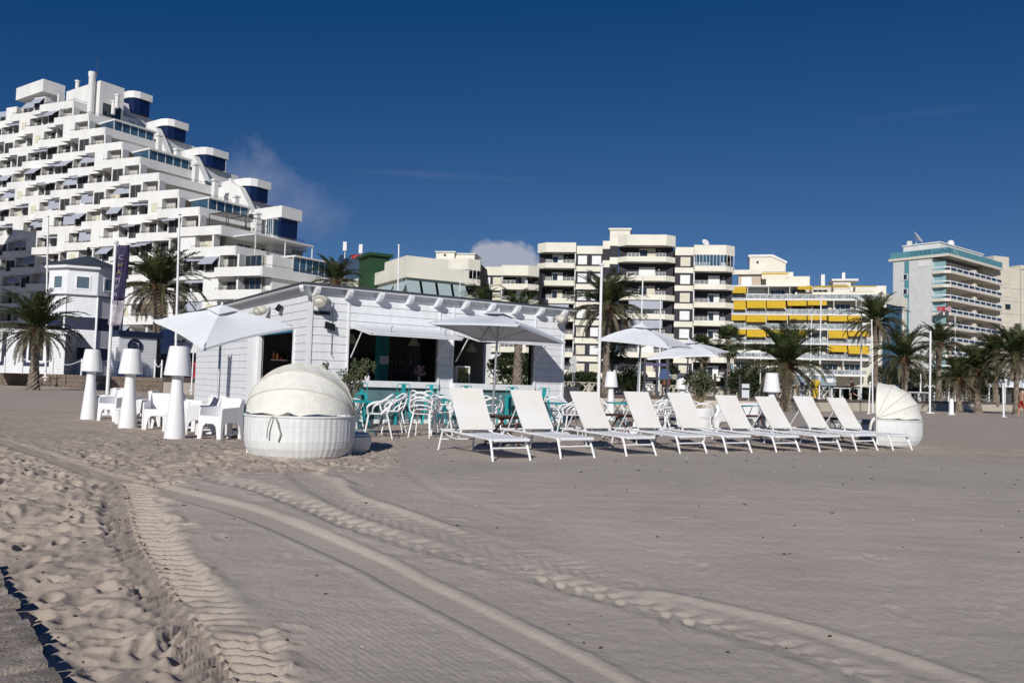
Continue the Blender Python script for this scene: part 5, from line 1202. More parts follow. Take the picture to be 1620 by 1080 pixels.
r_.build('railing', RAILD, Tr); r_ = MB(); r_.tube([(.3,.4,zf-2.0),(.3,yl,zf-2.0)], .04, 5)
for i in range(24): r_.tube([(.3,.4+yl*i/25,zf-2.9),(.3,.4+yl*i/25,zf-2.0)], .025, 4)
r_.build('railing', RAILD, Tr); cube('dark_glazing', GLASS, Tr, 1.0, xr-.3, 1.75, 1.79, zf-2.85, zf-.1)
cube('lower_terrace', BWH, Tr, -4, xr+1, -4, .4, 0, zf-3.1)
gb_ = Fr(586, 92, 30, 420); Tg = thing('green_roof_box', 'dark green rooftop plant room with flat lid on the cream restaurant', 'roof hut', gb_.o, gb_.th)
ya = gb_.side(568,420)[0]; xa = gb_.x(616,420); z0_, z1_ = gb_.z(586,440)-1.5, gb_.z(586,404)
GRN = mat('green_paint', (.018,.062,.024), .6); MB().box(0,xa,0,ya,z0_,z1_).build('walls', GRN, Tg); MB().box(-.35,xa+.35,-.35,ya+.35,z1_+.002,z1_+.35).build('lid', GRN, Tg)
bb = Fr(546, 120, 0, 420); Tb = thing('blue_red_building', 'dark blue building with a red roof strip and mobile antennas behind the palm crown', 'building', bb.o, 0)
x0, x1 = bb.x(543,420), bb.x(574,420); zt_ = bb.z(560,409); MB().box(x0,x1,0,8,0,zt_).build('walls', mat('blue_wall', (.02,.05,.10), .7), Tb); MB().box(x0+1.2,x1,-.1,8,zt_+.002,zt_+.6).build('roof', mat('red_roof', (.35,.03,.03), .7), Tb)
for px, py in ((546,393),(571,397)):
    x_, z_ = bb.at(px, py, 2); MB().box(x_-.28,x_+.28,1.7,2.2,z_-.4,z_+1.0).build('antenna_panel', RAILW, Tb); MB().tube([(x_,2,zt_),(x_,2,z_)], .08, 6).build('antenna_pole', STEEL, Tb)
MB().box(bb.x(525,430),bb.x(545,430),1,8,0,bb.z(530,417)).build('side_block', mat('teal_block', (.02,.10,.14), .7), Tb)

# ================================================================== dark striped block : balcony stacks and window bays
SB = Fr(849, 127, -8, 600); TS = thing('striped_apartment_block', 'white and dark grey apartment block with chamfered balcony stacks, right of the bar', 'apartment block', SB.o, SB.th)
def stack(Tp, fr, pxa, pxb, pytop, pys, cl, cr_, yo=0, refpx=None, nfl=7, glazed=(), awn=()):
    """a stack of balconies between two picture columns ; pys = storey pitch in px"""
    rp = refpx or (pxa+pxb)/2; xa, xb = fr.x(pxa, pytop+20, yo), fr.x(pxb, pytop+20, yo); zt = fr.z(rp, pytop, yo); fh = 2.9*pys/pys
    f = pys*math.hypot(1,0)/F*(fr.o.y+yo); fh = f
    c = 1.3; dp = 2.0
    def outline(g=0):
        p = [(xa, yo+dp)]; p += [(xa, yo+c),(xa+c*1.15, yo)] if cl else [(xa, yo)]
        p += [(xb-c*1.15, yo),(xb, yo+c)] if cr_ else [(xb, yo)]
        return p+[(xb, yo+dp)]
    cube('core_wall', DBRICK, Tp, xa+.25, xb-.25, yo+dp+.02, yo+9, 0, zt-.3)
    if not cl: cube('fin_wall', RAILW, Tp, xa+.0, xa+.16, yo+.3, yo+dp, 0, zt-1)
    if not cr_: cube('fin_wall', RAILW, Tp, xb-.16, xb, yo+.3, yo+dp, 0, zt-1)
    plan('roof_band', outline(), zt-1.55 if fh < 3 else zt-1.7, zt, CRM, Tp)
    for k in range(nfl):
        b = zt-fh*(k+1)        # bottom of storey k band area
        if b < .2: break
        z0, z1 = b-1.25, b-.42
        o = outline(); t_ = .16
        plan('balcony_floor', outline(), z0-.02, z0+.2, CRM, Tp)
        pp = MB(); ol = [p for p in o]
        for (ax, ay), (bx, by) in zip(ol, ol[1:]):
            d = Vector((bx-ax, by-ay, 0)).normalized(); n = Vector((-d.y, d.x, 0))*t_; A = Vector((ax,ay,0)); B = Vector((bx,by,0))
            v = [A, B, B+n, A+n]; pp.hexa([q+Vector((0,0,z0+.201)) for q in v], [q+Vector((0,0,z1)) for q in v])
        pp.build('balcony_parapet', CRM, Tp)
        w = xb-xa; m0, m1 = xa+w*.38, xa+w*.66
        cube('sliding_shutter', SHUT if rr.random() < .8 else SHUTC, Tp, m0, m1, yo+dp-.06, yo+dp, z0+.25, z0+.25+2.15)
        if rr.random() < .5: cube('door_glass', GLASS, Tp, m0+.1, (m0+m1)/2, yo+dp-.08, yo+dp-.065, z0+.4, z0+2.1)
        r_ = MB()
        for za in (.18, .36, .52): r_.box(xa+(c*1.2 if cl else .1), m0, yo+.05, yo+.09, z1+za-.03, z1+za+.01).box(m1, xb-(c*1.2 if cr_ else .1), yo+.05, yo+.09, z1+za-.03, z1+za+.01)
        for i in range(4):
            for a_, b_ in ((xa+(c*1.2 if cl else .1), m0), (m1, xb-(c*1.2 if cr_ else .1))): r_.box(a_+(b_-a_)*i/3-.03, a_+(b_-a_)*i/3+.03, yo+.04, yo+.1, z1, z1+.52)
        r_.build('railing', RAILW, Tp)
        cube('wall_lamp', RAILW, Tp, m1+.5, m1+.68, yo+dp-.15, yo+dp, z0+1.9, z0+2.1)
        if k in glazed:
            cube('balcony_glazing', GLASSB, Tp, xa+1.6 if cl else xa+.1, xb-1.6 if cr_ else xb-.1, yo+.06, yo+.1, z1+.02, z0+fh-.05)
            g_ = MB()
            for i in range(12): g_.box(xa+.3+(w-.6)*i/11, xa+.36+(w-.6)*i/11, yo+.02, yo+.06, z1, z0+fh-.06)
            g_.build('glazing_bars', RAILW, Tp)
        if k in awn: awning(Tp, m0-1.5, m1+1.2, yo+.3, z0+fh-.05, .25, 1.3, AWG, val=.1)
def wbay(Tp, fr, pxa, pxb, pytop, pys, yo, wins, nfl=8, m=CRM, refpx=None, band=.86):
    rp = refpx or (pxa+pxb)/2; xa, xb = fr.x(pxa, pytop+20, yo), fr.x(pxb, pytop+20, yo); zt = fr.z(rp, pytop, yo); fh = pys/F*(fr.o.y+yo)
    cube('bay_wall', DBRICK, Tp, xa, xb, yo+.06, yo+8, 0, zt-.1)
    cube('roof_band', m, Tp, xa, xb, yo, yo+.5, zt-1.3, zt)
    for k in range(nfl):
        b = zt-1.3-fh*(k)
        if b-2 < 0: break
        if b-fh > .2: cube('floor_band', m, Tp, xa, xb, yo, yo+.058, b-fh+.05, b-fh+.05+band)
        for u0, u1 in wins:
            w0, w1 = xa+(xb-xa)*u0, xa+(xb-xa)*u1; f_ = MB().box(w0-.06,w1+.06,yo+.02,yo+.058,b-1.72,b-.30).build('window', RAILW, Tp)
            cube('shutter', SHUT if rr.random() < .75 else SHUTC, f_, w0, w1, yo-.0, yo+.018, b-1.66, b-.36)
stack(TS, SB, 849, 911, 383.5, 28.2, True, False, awn=(3,))
wbay(TS, SB, 911.5, 953, 389, 28.4, 1.0, ((.09,.40),(.62,.94)))
wbay(TS, SB, 953.5, 965, 381, 29.5, .6, (), band=1.1); wbay(TS, SB, 965, 978, 376, 29.5, .2, (), band=1.1)
x0, x1 = SB.x(965,366,3), SB.x(997,366,3); MB().box(x0,x1,3,7,SB.z(980,385,3),SB.z(980,364,3)).box(x0-.2,x1+.2,2.8,7.2,SB.z(980,364,3)+.002,SB.z(980,362,3)+.1).build('lift_house', CRM, TS)
stack(TS, SB, 977, 1069.5, 371, 30.0, True, True, yo=-1.2, refpx=1020, awn=(3,4), nfl=8)
wbay(TS, SB, 1068, 1097.5, 391, 28.0, .8, ((.32,.80),))
stack(TS, SB, 1098, 1164, 387.5, 28.2, False, True, refpx=1120, glazed=(0,))
dsh = MB().lathe([(0,0),(.45,.1),(.62,.28)], 14); o = dsh.build('satellite_dish', RAILW, TS); x_, z_ = SB.at(1115, 385, 2); o.location = (x_, 2, z_); o.rotation_euler = (R(60),0,.5)
# lower wing to the left
SL = Fr(793, 118, -8, 600); TL = thing('striped_apartment_wing', 'lower white and dark grey apartment wing just above the right half of the bar roof', 'apartment block', SL.o, SL.th)
wbay(TL, SL, 762, 793, 422, 24.5, .9, ((.06,.42),(.60,.97))); stack(TL, SL, 793, 851, 419.5, 25.0, False, True)
SM = Fr(676, 112, -8, 600); TM = thing('cream_corner_block', 'cream and dark grey block with rooftop huts behind the cream restaurant', 'apartment block', SM.o, SM.th)
stack(TM, SM, 684, 757, 409, 26.5, True, True, glazed=(0,), refpx=715)
def mb_box_px(fr, Tp, name, m, pa, pb, pyt, pyb, yo, dep): MB().box(fr.x(pa,pyt,yo),fr.x(pb,pyt,yo),yo,yo+dep,fr.z((pa+pb)/2,pyb,yo),fr.z((pa+pb)/2,pyt,yo)).build(name, m, Tp)
mb_box_px(SM, TM, 'roof_hut', CRM, 690, 719, 399, 412, 2.5, 4); mb_box_px(SM, TM, 'roof_hut', CRM, 721, 751, 402, 412, 3, 4); mb_box_px(SM, TM, 'hut_roof', BWH, 688, 721, 397.3, 398.9, 2.3, 4.4); mb_box_px(SM, TM, 'hut_roof', BWH, 720, 753, 400.5, 401.9, 2.8, 4.4); mb_box_px(SM, TM, 'stepped_wall', CRM, 672, 690, 414, 430, 1, 6)
cube('vent', DARKV, TM, SM.x(702,403,2.5), SM.x(706,403,2.5), 2.44, 2.5, SM.z(704,405,2.5), SM.z(704,402,2.5))

# ================================================================== yellow awning block
YB = Fr(1390, 152, -15, 600); TY = thing('yellow_awning_block', 'cream terraced apartment block with rows of yellow awnings', 'apartment block', YB.o, YB.th)
xr = 0; fh = 2.95; ztop = YB.z(1388,472); slabs = []
floors = [(1150, 1262, 445.5), (1150, 1290, 474), (1150, 1390, 497.5), (1148, 1385, 520.5), (1146, 1375, 543.5), (1146, 1378, 567.5), (1160, 1370, 592)]
cube('parapet', CRM, TY, YB.x(1258,470), 0, 0, .3, YB.z(1330,474), YB.z(1330,462))
cube('end_pier', CRM, TY, YB.x(1385,500), .0, .3, 3, 0, ztop)
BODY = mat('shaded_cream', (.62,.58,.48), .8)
def mainfl(pxa, pxb, pys, back=2.2, k=0, awns=(), parap=False):
    xa, xb = YB.x(pxa, pys), YB.x(pxb, pys); z = YB.z((pxa+pxb)/2, pys); n = max(2, round((xb-xa)/3.9))
    cube('floor_slab', BWH, TY, xa, xb, -.1, back+.3, z-.16, z+.12)
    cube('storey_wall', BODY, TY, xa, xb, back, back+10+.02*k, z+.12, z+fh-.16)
    r_ = MB(); zt = z+1.08; r_.box(xa, xb, -.06, .0, zt-.06, zt).box(xa, xb, -.05, -.01, z+.2, z+.25)
    for i in range(int((xb-xa)/1.3)+1): r_.box(xa+i*1.3-.03, xa+i*1.3+.03, -.05, .0, z+.12, zt)
    r_.build('railing', RAILW, TY); cube('railing_glass', mat('railing_glass', (.30,.34,.36), .25, .5, 1.5), TY, xa, xb, -.035, -.025, z+.26, zt-.07)
    w = (xb-xa)/n
    for i in range(n):
        a_ = xa+i*w
        cube('partition', BWH, TY, a_-.06, a_+.06, .02, back, z+.12, z+fh-.17)
        if rr.random() < .8: window(TY, a_+.5, a_+w-.7, back-.01, z+.15, z+2.3, GLASS if rr.random() < .7 else SHUT, RAILW, 2)
        else: cube('shutter', SHUT, TY, a_+.5, a_+w-.7, back-.05, back-.01, z+.15, z+2.3)
    for (pa, pb, o, d) in awns: awning(TY, YB.x(pa, pys-15)+.05, YB.x(pb, pys-15)-.05, .1, z+fh-.2, o, d, AWY, val=0)
mainfl(1160, 1370, 592, k=6)
mainfl(1146, 1378, 567.5, k=5, awns=((1310,1340,1.0,1.3),(1341,1374,1.3,1.6)))
mainfl(1146, 1378, 543.5, k=4, awns=((1163,1180,1,1.1),(1181,1212,1.2,1.6),(1213,1240,1,1.3),(1262,1276,1.2,1.3),(1310,1340,1.1,1.6),(1341,1374,1.2,1.2)))
mainfl(1146, 1385, 520.5, k=3, awns=((1148,1180,1,1.2),(1180.5,1212,1.2,1.5),(1213,1246,1,1.1),(1248,1276,1,1.0),(1277,1308,1,1.0),(1310,1340,1,1.2),(1340.5,1364,1,1.2)))
mainfl(1150, 1390, 497.5, k=2, awns=((1160,1180,1.1,1.9),(1181,1212,1.2,1.6),(1212.5,1243,1.2,1.6),(1245,1276,1,1.1),(1277,1308,1,1.0)))
mainfl(1150, 1388, 474, k=1, awns=((1158,1181,1.5,1.6),(1261,1286,1.5,.9),(1288,1315,1.5,.5),(1316,1343,1.5,.5),(1345,1386,1.5,.4)))
# set back upper storeys
z6 = YB.z(1200,452)
cube('floor_slab', BWH, TY, YB.x(1150,452), YB.x(1275,452), -.1, 4, z6-.16, z6+.12); cube('parapet', CRM, TY, YB.x(1212,445,1.5), YB.x(1262,445,1.5), 1.5, 1.8, z6+.13, z6+1.6)
cube('storey_wall', mat('tan_brick', (.48,.40,.32), .8), TY, YB.x(1150,470), YB.x(1262,470), 2.21, 12, z6-2.8, z6-.17); cube('storey_wall', mat('tan_brick', (.48,.40,.32), .8), TY, YB.x(1168,440,3), YB.x(1204,440,3), 3, 12, z6+.12, YB.z(1180,427,3))
for a_, b_ in ((1152,1165),(1172,1190),(1220,1231),(1235,1252)): window(TY, YB.x(a_,465), YB.x(b_,465), 2.2, z6-2.5, z6-.6, SHUT, RAILW, 1)
window(TY, YB.x(1173,440,3), YB.x(1189,440,3), 2.99, z6+.4, z6+2.2, SHUT, RAILW, 1)
cube('parapet', CRM, TY, YB.x(1157,432,2.6), YB.x(1205,432,2.6), 2.3, 2.9, YB.z(1180,434,2.6), YB.z(1180,427,2.6)); awning(TY, YB.x(1204,435,3), YB.x(1246,435,3), 3.2, YB.z(1225,432,3), 2.4, .3, AWY, val=.3)
cube('storey_wall', CRM, TY, YB.x(1205,430,5), YB.x(1255,430,5), 5, 12, z6, YB.z(1230,432,5)+.2); cube('parapet', CRM, TY, YB.x(1246,440,4), YB.x(1281,440,4), 4, 12, z6-.5, YB.z(1262,437,4))
x0, x1 = YB.x(1186,415,5), YB.x(1243,415,5); zb_, za_ = YB.z(1215,430,5), YB.z(1215,405,5)
MB().exY([(x0,zb_),(x1,zb_),(x1,za_-1.6),(x1-2.8,za_-.2),(x0,za_-.2)], 5, 11).build('roof_house', CRM, TY); MB().exY([(x0-.3,za_-.19),(x1-2.7,za_-.19),(x1+.2,za_-1.6),(x1+.3,za_-1.2),(x1-2.6,za_+.3),(x0-.3,za_+.3)], 4.8, 11.2).build('roof_house_roof', BWH, TY)
cube('vent', DARKV, TY, YB.x(1197,415,5), YB.x(1200,415,5), 4.95, 5.0, YB.z(1198,417,5), YB.z(1198,413,5))
for a_, b_, t_, bo_ in ((1299,1305,434,450),(1332,1337,431,446)): cube('chimney', BWH, TY, YB.x(a_,440,4), YB.x(b_,440,4), 4, 5, YB.z(a_,bo_,4)-1, YB.z(a_,t_,4))
cube('roof_house', CRM, TY, YB.x(1318,450,3), YB.x(1346,450,3), 3, 8, ztop-2, YB.z(1332,445,3)); cube('roof_house', mat('tan_brick', (.48,.40,.32), .8), TY, YB.x(1318.5,455,2.9), YB.x(1340,455,2.9), 2.7, 2.99, ztop-2, YB.z(1330,449,3)); cube('hut_roof', BWH, TY, YB.x(1316,445,2.5), YB.x(1358,445,2.5), 2.5, 8, YB.z(1332,444.8,3)+.02, YB.z(1332,441.5,3))
cube('parapet', CRM, TY, YB.x(1345,455,2), YB.x(1402,455,2), 2, 2.3, ztop-1.8, YB.z(1375,452,2)); cube('upper_wall', BODY, TY, YB.x(1281,460,2), YB.x(1345,460,2), 3, 9, ztop-2.6, ztop+.3)
window(TY, YB.x(1284,460,3), YB.x(1296,460,3), 2.98, ztop-1.6, ztop+.1, GLASS); window(TY, YB.x(1302,460,3), YB.x(1316,460,3), 2.98, ztop-1.6, ztop+.1, GLASS)
# glazed end
YE = Fr(1393, 152, 42, 600); x1 = YE.x(1434,500); zz_ = YE.z(1393,462)
oo = Matrix.Rotation(-YB.th, 4, 'Z') @ Matrix.Translation(YE.o-YB.o)
def ebox(name, m, *a):
    o = MB().box(*a).build(name, m, TY); o.location = oo.to_translation(); o.rotation_euler = (0,0,YE.th-YB.th); return o
ebox('end_parapet', CRM, 0, x1+.6, 0, .6, zz_-2.0, zz_); ebox('glass_corner', GLASSB, .9, x1-1.2, .3, .4, .5, zz_-2.01); ebox('end_column', CRM, x1-1.2, x1+.4, .1, 1.2, 0, zz_-2.02); ebox('end_column', CRM, 0, .9, .1, 1.2, 0, zz_-2.03); ebox('end_wall', CRM, .5, x1, .6, 9, 0, zz_-.3)
for k in range(7): ebox('glazing_bar', mat('blue_frame', (.12,.18,.22), .5), .9, x1-1.2, .26, .299, 2+k*2.6, 2.08+k*2.6)
for k in range(4): ebox('glazing_bar', mat('blue_frame', (.12,.18,.22), .5), 1.3+k*2, 1.37+k*2, .25, .298, .5, zz_-2.02)

# ================================================================== hotel with teal parapet
HB = Fr(1500, 166, 38, 600); TH = thing('teal_topped_hotel', 'grey white hotel with teal parapet and white railed balconies on its right face', 'hotel', HB.o, HB.th)
TQ = mat('teal_parapet', (.10,.27,.32), .5, .12, 1); HW = mat('hotel_grey', (.60,.61,.60), .8, .08, 1); OFFW = mat('hotel_offwhite', (.66,.61,.53), .8)
xr = HB.x(1586,470); yl = HB.side(1408,440)[0]; zt, zm, zb_ = HB.z(1500,390.5), HB.z(1500,400.5), HB.z(1500,404.5)
MB().box(0,xr,0,.3,zm,zt).box(0,.3,.301,yl,zm,zt-.01).box(.3,xr,.31,yl,zt-.4,zt-.3).build('parapet', TQ, TH); MB().box(-.15,xr+.1,-.15,.4,zb_,zm-.002).box(-.15,.4,.401,yl+.3,zb_,zm-.004).build('cornice', OFFW, TH)
ya = HB.side(1477,500,1.2)[0]
MB().box(1.2,xr-.2,ya,yl-.6,0,zb_-.01).build('walls', HW, TH)
MB().box(.2,1.19,ya+0.01,yl-.6,0,zb_-.02).build('blank_wall', HW, TH)
y1, y2 = HB.side(1438,470,.2)[0], HB.side(1431,470,.2)[0]; cube('teal_strip', TQ, TH, .12, .19, y1, y2, 0, zb_-.3)
for py in (437, 460, 483): 
    f = cube('window', RAILW, TH, .06, .119, y1+.2, y1+1.5, HB.side(1435,py+6,.2)[1], HB.side(1435,py-4,.2)[1]); cube('pane', GLASS, TH, .03, .059, y1+.4, y1+1.1, HB.side(1435,py+5,.2)[1], HB.side(1435,py-3,.2)[1])
yb0, yb1 = HB.side(1470,417,.2)[0], HB.side(1453,417,.2)[0]; cube('sign_panel', BWH, TH, .1, .19, yb0, yb1, HB.side(1460,422,.2)[1], HB.side(1460,414,.2)[1])
fh = (1/F)*22.6*166
for k in range(8):
    z = HB.z(1500, 428.5)-fh*k
    if z < .5: break
    plan('balcony_slab', [(.2,ya+.0),(.2,1.1),(1.3,0),(xr,0),(xr,ya)], z-.3, z+.2, OFFW, TH)
    r_ = MB(); zt_ = z+1.15; segs = [((.25,ya-.1),(.25,1.1)),((.25,1.1),(1.3,.05)),((1.3,.05),(xr-.05,.05))]
    for a_, b_ in segs:
        A = Vector((*a_,0)); B = Vector((*b_,0)); d = (B-A); L_ = d.length; d.normalize(); n_ = Vector((-d.y,d.x,0))*.07
        for q0, q1 in ((.92,1.15),(.2,.34)): v = [A,B,B+n_,A+n_]; r_.hexa([p+Vector((0,0,z+q0)) for p in v], [p+Vector((0,0,z+q1)) for p in v])
    for i in range(10): x_ = 1.3+(xr-1.5)*i/9; r_.box(x_-.09,x_+.09,.0,.12,z+.2,zt_)
    r_.build('railing', RAILW, TH); cube('railing_glass', mat('navy_glass', (.015,.03,.06), .1, spec=.8), TH, 1.3, xr-.1, .07, .10, z+.345, z+.919); 
    mb2 = MB().hexa([(.27,ya-.1,z+.345),(.27,1.12,z+.345),(1.29,.08,z+.345),(1.3,.10,z+.345)], [(.27,ya-.1,z+.919),(.27,1.12,z+.919),(1.29,.08,z+.919),(1.3,.10,z+.919)])
    cube('partition', mat('pale_teal', (.25,.42,.45), .6), TH, 1.22, 1.3, 1.0, ya, z+.2, z+fh-.31)
    xm = xr*.52; MB().exX([(.2,z+.2),(.2,z+1.5),(.5,z+1.9),(ya,z+1.9),(ya,z+.2)], xm, xm+.12).build('partition', OFFW, TH)
    for i in range(6):
        x_ = 1.9+i*(xr-3)/6; w = (xr-3)/6
        if i % 2: cube('shutter', mat('grey_shutter', (.40,.40,.38), .7), TH, x_, x_+w*.8, ya-.08, ya-.002, z+.25, z+2.3)
        else: window(TH, x_, x_+w*.8, ya-.02, z+.25, z+2.3, mat('teal_glass', (.02,.07,.08), .1, spec=.8), mat('teal_frame', (.04,.16,.19), .5), 0)
text_part('lettering', 'TORRE LUNA', mat('blue_lettering', (.04,.12,.20), .5), TH, (-.03, HB.side(1472,402,-.05)[0], zm+.32), 1.15, (math.pi/2,0,-math.pi/2), .02, 1.25)
b_ = MB(); x_, z_ = HB.at(1510, 399, -.03)
for dx, dz, l, a in ((0,0,.9,1.2),(.7,.1,.7,.3),(1.3,.0,.9,-.8),(2.0,-.5,.8,-.4)): b_.hexa([(x_+dx,-.05,z_+dz-.06),(x_+dx+l*math.cos(a),-.05,z_+dz+l*math.sin(a)-.03),(x_+dx+l*math.cos(a),-.01,z_+dz+l*math.sin(a)-.03),(x_+dx,-.01,z_+dz-.06)], [(x_+dx,-.05,z_+dz+.06),(x_+dx+l*math.cos(a),-.05,z_+dz+l*math.sin(a)+.03),(x_+dx+l*math.cos(a),-.01,z_+dz+l*math.sin(a)+.03),(x_+dx,-.01,z_+dz+.06)])
b_.build('gull_emblem', RAILW, TH)
x0, x1 = HB.x(1470,385,3), HB.x(1555,385,3); yq = HB.side(1430,385,3)[0]
MB().box(3,x1,3,yl-1.5,zt-1,zt+1.7).build('roof_storey', BWH, TH); MB().box(2.8,x1+.2,2.8,yl-1.3,zt+1.702,zt+1.95).build('roof_storey_lid', BWH, TH)
MB().lathe([(.75,zt),(.75,zt+3.2),(.5,zt+3.7),(0,zt+3.8)], 14, (HB.x(1504,385,5),5)).build('water_tank', BWH, TH, True)
dsh = MB().lathe([(0,0),(.8,.18),(1.5,.6)], 20).build('satellite_dish', RAILW, TH); dsh.location = (5,9,zt+3.6); dsh.rotation_euler = (R(50),R(-30),.6); MB().tube([(5,9,zt+1.9),(5,9,zt+3.6)], .08, 6).build('dish_mast', RAILW, TH)
cube('chimney', BWH, TH, 3.2, 4.0, yl-3, yl-2.2, zt, zt+2.9)
# pink towels
tw = thing('balcony_towels', 'pink and red towels drying on a hotel balcony rail', 'towels', (0,0,0)); 
for px, c in ((1482,(.55,.12,.16)),(1489,(.5,.05,.06)),(1498,(.6,.35,.4))):
    p = PD(px, 489, 166.3); MB().box(p.x-.45,p.x+.4,p.y-.9,p.y-.86,p.z-.5,p.z+.5).build('towel', mat(dict(((1482,'towel_pink'),(1489,'towel_red'),(1498,'towel_rose')))[px], tuple(q*.75 for q in c), .9), tw)
# beige block at the right edge
BB = Fr(1585, 185, 20, 600); TB_ = thing('beige_apartment_block', 'plain beige apartment block cut off by the right edge of the view', 'apartment block', BB.o, BB.th)
BEI = mat('beige_render', (.60,.56,.47), .8, .08, .4); zt = BB.z(1600,424); MB().box(-6,30,0,14,0,zt).build('walls', BEI, TB_); 
MB().box(0,5,2,8,zt+.002,zt+3).box(6,30,-.3,14,zt+.003,zt+.9).build('roof_parapet', BEI, TB_)
for k in range(9):
    z = zt-4.2-k*3.05
    if z < 1: break
    cube('floor_band', mat('beige_band', (.45,.42,.35), .8), TB_, -6, 30, -.05, -.002, z-.7, z-.6)
    for x_ in (1.0, 8.5, 14): window(TB_, x_, x_+1.9, -.02, z+.3, z+1.7, SHUTC if (k+int(x_)) % 3 else GLASS, BEI, 0)
cube('corner_strip', mat('beige_band', (.45,.42,.35), .8), TB_, 6.0, 6.25, -.12, -.051, 0, zt)

# ================================================================== left white restaurant with octagonal tower
DZ = .80
OT = Vector((*XY(134, 54.4, 500), 0)); TO = thing('octagonal_pavilion', 'white timber octagonal pavilion with grey pyramid roof and navy bands', 'pavilion', (OT.x, OT.y, DZ), R(.5))
Rr = 2.45; octp = lambda r, n=8: [(r*math.cos(R(45*i)), r*math.sin(R(45*i))) for i in range(8)]
HZ = lambda py, Y=52.1: PD(130, py, Y).z-DZ
zr, ze, zt = HZ(424), HZ(418), HZ(404, 54.4); zmid = HZ(468)
bands = [(0, HZ(568), 'w'), (HZ(568), HZ(549.5), 'n'), (HZ(549.5), HZ(521), 'w'), (HZ(521), HZ(501), 'n'), (HZ(501), zmid, 'w')]
for f in range(8):
    a0, a1 = R(45*f), R(45*(f+1)); p0 = Vector((Rr*math.cos(a0), Rr*math.sin(a0), 0)); p1 = Vector((Rr*math.cos(a1), Rr*math.sin(a1), 0)); d = (p1-p0); L_ = d.length; d.normalize(); n_ = Vector((d.y,-d.x,0))
    ang_ = math.atan2(d.y, d.x); mid = (p0+p1)/2
    if n_.x*math.cos(TO.rotation_euler[2])*0+ (Matrix.Rotation(TO.rotation_euler[2],3,'Z')@n_).y > .5: 
        o = MB().box(-L_/2,L_/2,0,.1,0,zmid).build('wall_panel', BOARD, TO); o.location = mid; o.rotation_euler = (0,0,ang_); continue
    for z0, z1, kk in bands:
        nb2 = max(1, round((z1-z0)/.17)); h = (z1-z0)/nb2
        for i in range(nb2):
            o = bpy.data.objects.new('board', MB().exX([(0,-.5),(-.02,-.5),(-.01,.47),(0,.5)], -.5, .5).mesh('siding', BOARD if kk == 'w' else NAVY) if (kk not in UC) else UC[kk]); UC[kk] = o.data
            C.objects.link(o); o.parent = TO; o.location = mid+Vector((0,0,z0+h*(i+.5))); o.rotation_euler = (0,0,ang_); o.scale = (L_-.12,1,h-.008)
    o = MB().box(-L_/2,L_/2,.002,.1,0,zmid).build('wall_panel', BOARDG, TO); o.location = mid; o.rotation_euler = (0,0,ang_)
    r2_ = Rr*.94; o = thing('x','x','x'); bpy.data.objects.remove(o)
    m2_ = mid*.94; w2 = L_*.94; H0, H1 = zmid+.12, zr
    fr_ = MB(); fr_.box(-w2/2,-w2/2+.42,-.02,.1,H0,H1).box(w2/2-.42,w2/2,-.02,.1,H0,H1).box(-w2/2+.42,w2/2-.42,-.02,.1,H0,H0+.32).box(-w2/2+.42,w2/2-.42,-.02,.1,H1-.45,H1)
    o = fr_.build('window_wall', BOARD, TO); o.location = m2_; o.rotation_euler = (0,0,ang_)
    f2_ = MB(); f2_.box(-w2/2+.42,-w2/2+.52,-.05,.03,H0+.32,H1-.45).box(w2/2-.52,w2/2-.42,-.05,.03,H0+.32,H1-.45).box(-w2/2+.52,w2/2-.52,-.05,.03,H0+.32,H0+.42).box(-w2/2+.52,w2/2-.52,-.05,.03,H1-.55,H1-.45)
    wn = f2_.build('window', PLASTIC, TO); wn.location = m2_; wn.rotation_euler = (0,0,ang_); pn = MB().box(-w2/2+.5,w2/2-.5,.0,.02,H0+.4,H1-.53).build('pane', mat('pale_glass', (.12,.17,.20), .08, .2, .5, spec=.9), wn)
for p in octp(Rr+.0): MB().box(p[0]-.06,p[0]+.06,p[1]-.06,p[1]+.06,0,zmid).build('corner_post', BOARD, TO)
plan('band_cornice', octp(Rr+.12), zmid, zmid+.1, mat('grey_cornice', (.12,.13,.16), .6), TO)
plan('eaves', octp(Rr+.18), zr+.0, zr+.22, BOARD, TO)
rfm = MB(); base_ = octp(Rr+.32); rfm.add([(x,y,zr+.222) for x,y in base_]+[(0,0,zt)], [(i,(i+1)%8,8) for i in range(8)]+[tuple(range(7,-1,-1))]); rfm.build('roof', mat('slate_roof', (.05,.065,.085), .6, .3, 6, .6, 30), TO)
MB().lathe([(.05,zt-.1),(.06,zt+.2),(.16,zt+.28),(.05,zt+.36),(.12,zt+.45),(.10,zt+.55),(0,zt+.62)], 10).build('finial', BLACK, TO, True)
# low emblem building right of it
EB = Fr(185, 47, 50, 600); TE = thing('emblem_building', 'low white boarded building with navy parapet and a round navy emblem', 'building', (EB.o.x, EB.o.y, DZ), EB.th)
ez = lambda px, py: EB.z(px, py)-DZ; xr = EB.x(247,560)
z_t, z_b = ez(186,522), ez(186,531)
nbd = int(z_b/.17)
for i in range(nbd): o = bpy.data.objects.new('board', bm1); C.objects.link(o); o.parent = TE; o.location = (xr/2, 0, .17*(i+.5)); o.scale = (xr, 1, .163)
for i in range(nbd): o = bpy.data.objects.new('board', bm1); C.objects.link(o); o.parent = TE; o.location = (0, .5, .17*(i+.5)); o.scale = (1, 1, .163); o.rotation_euler = (0,0,-math.pi/2)
MB().box(.01,xr-.01,.004,1,0,z_b).build('wall_core', BOARDG, TE); MB().box(-.1,xr+.3,-.15,1.1,z_b+.002,z_t).build('parapet', NAVY, TE)
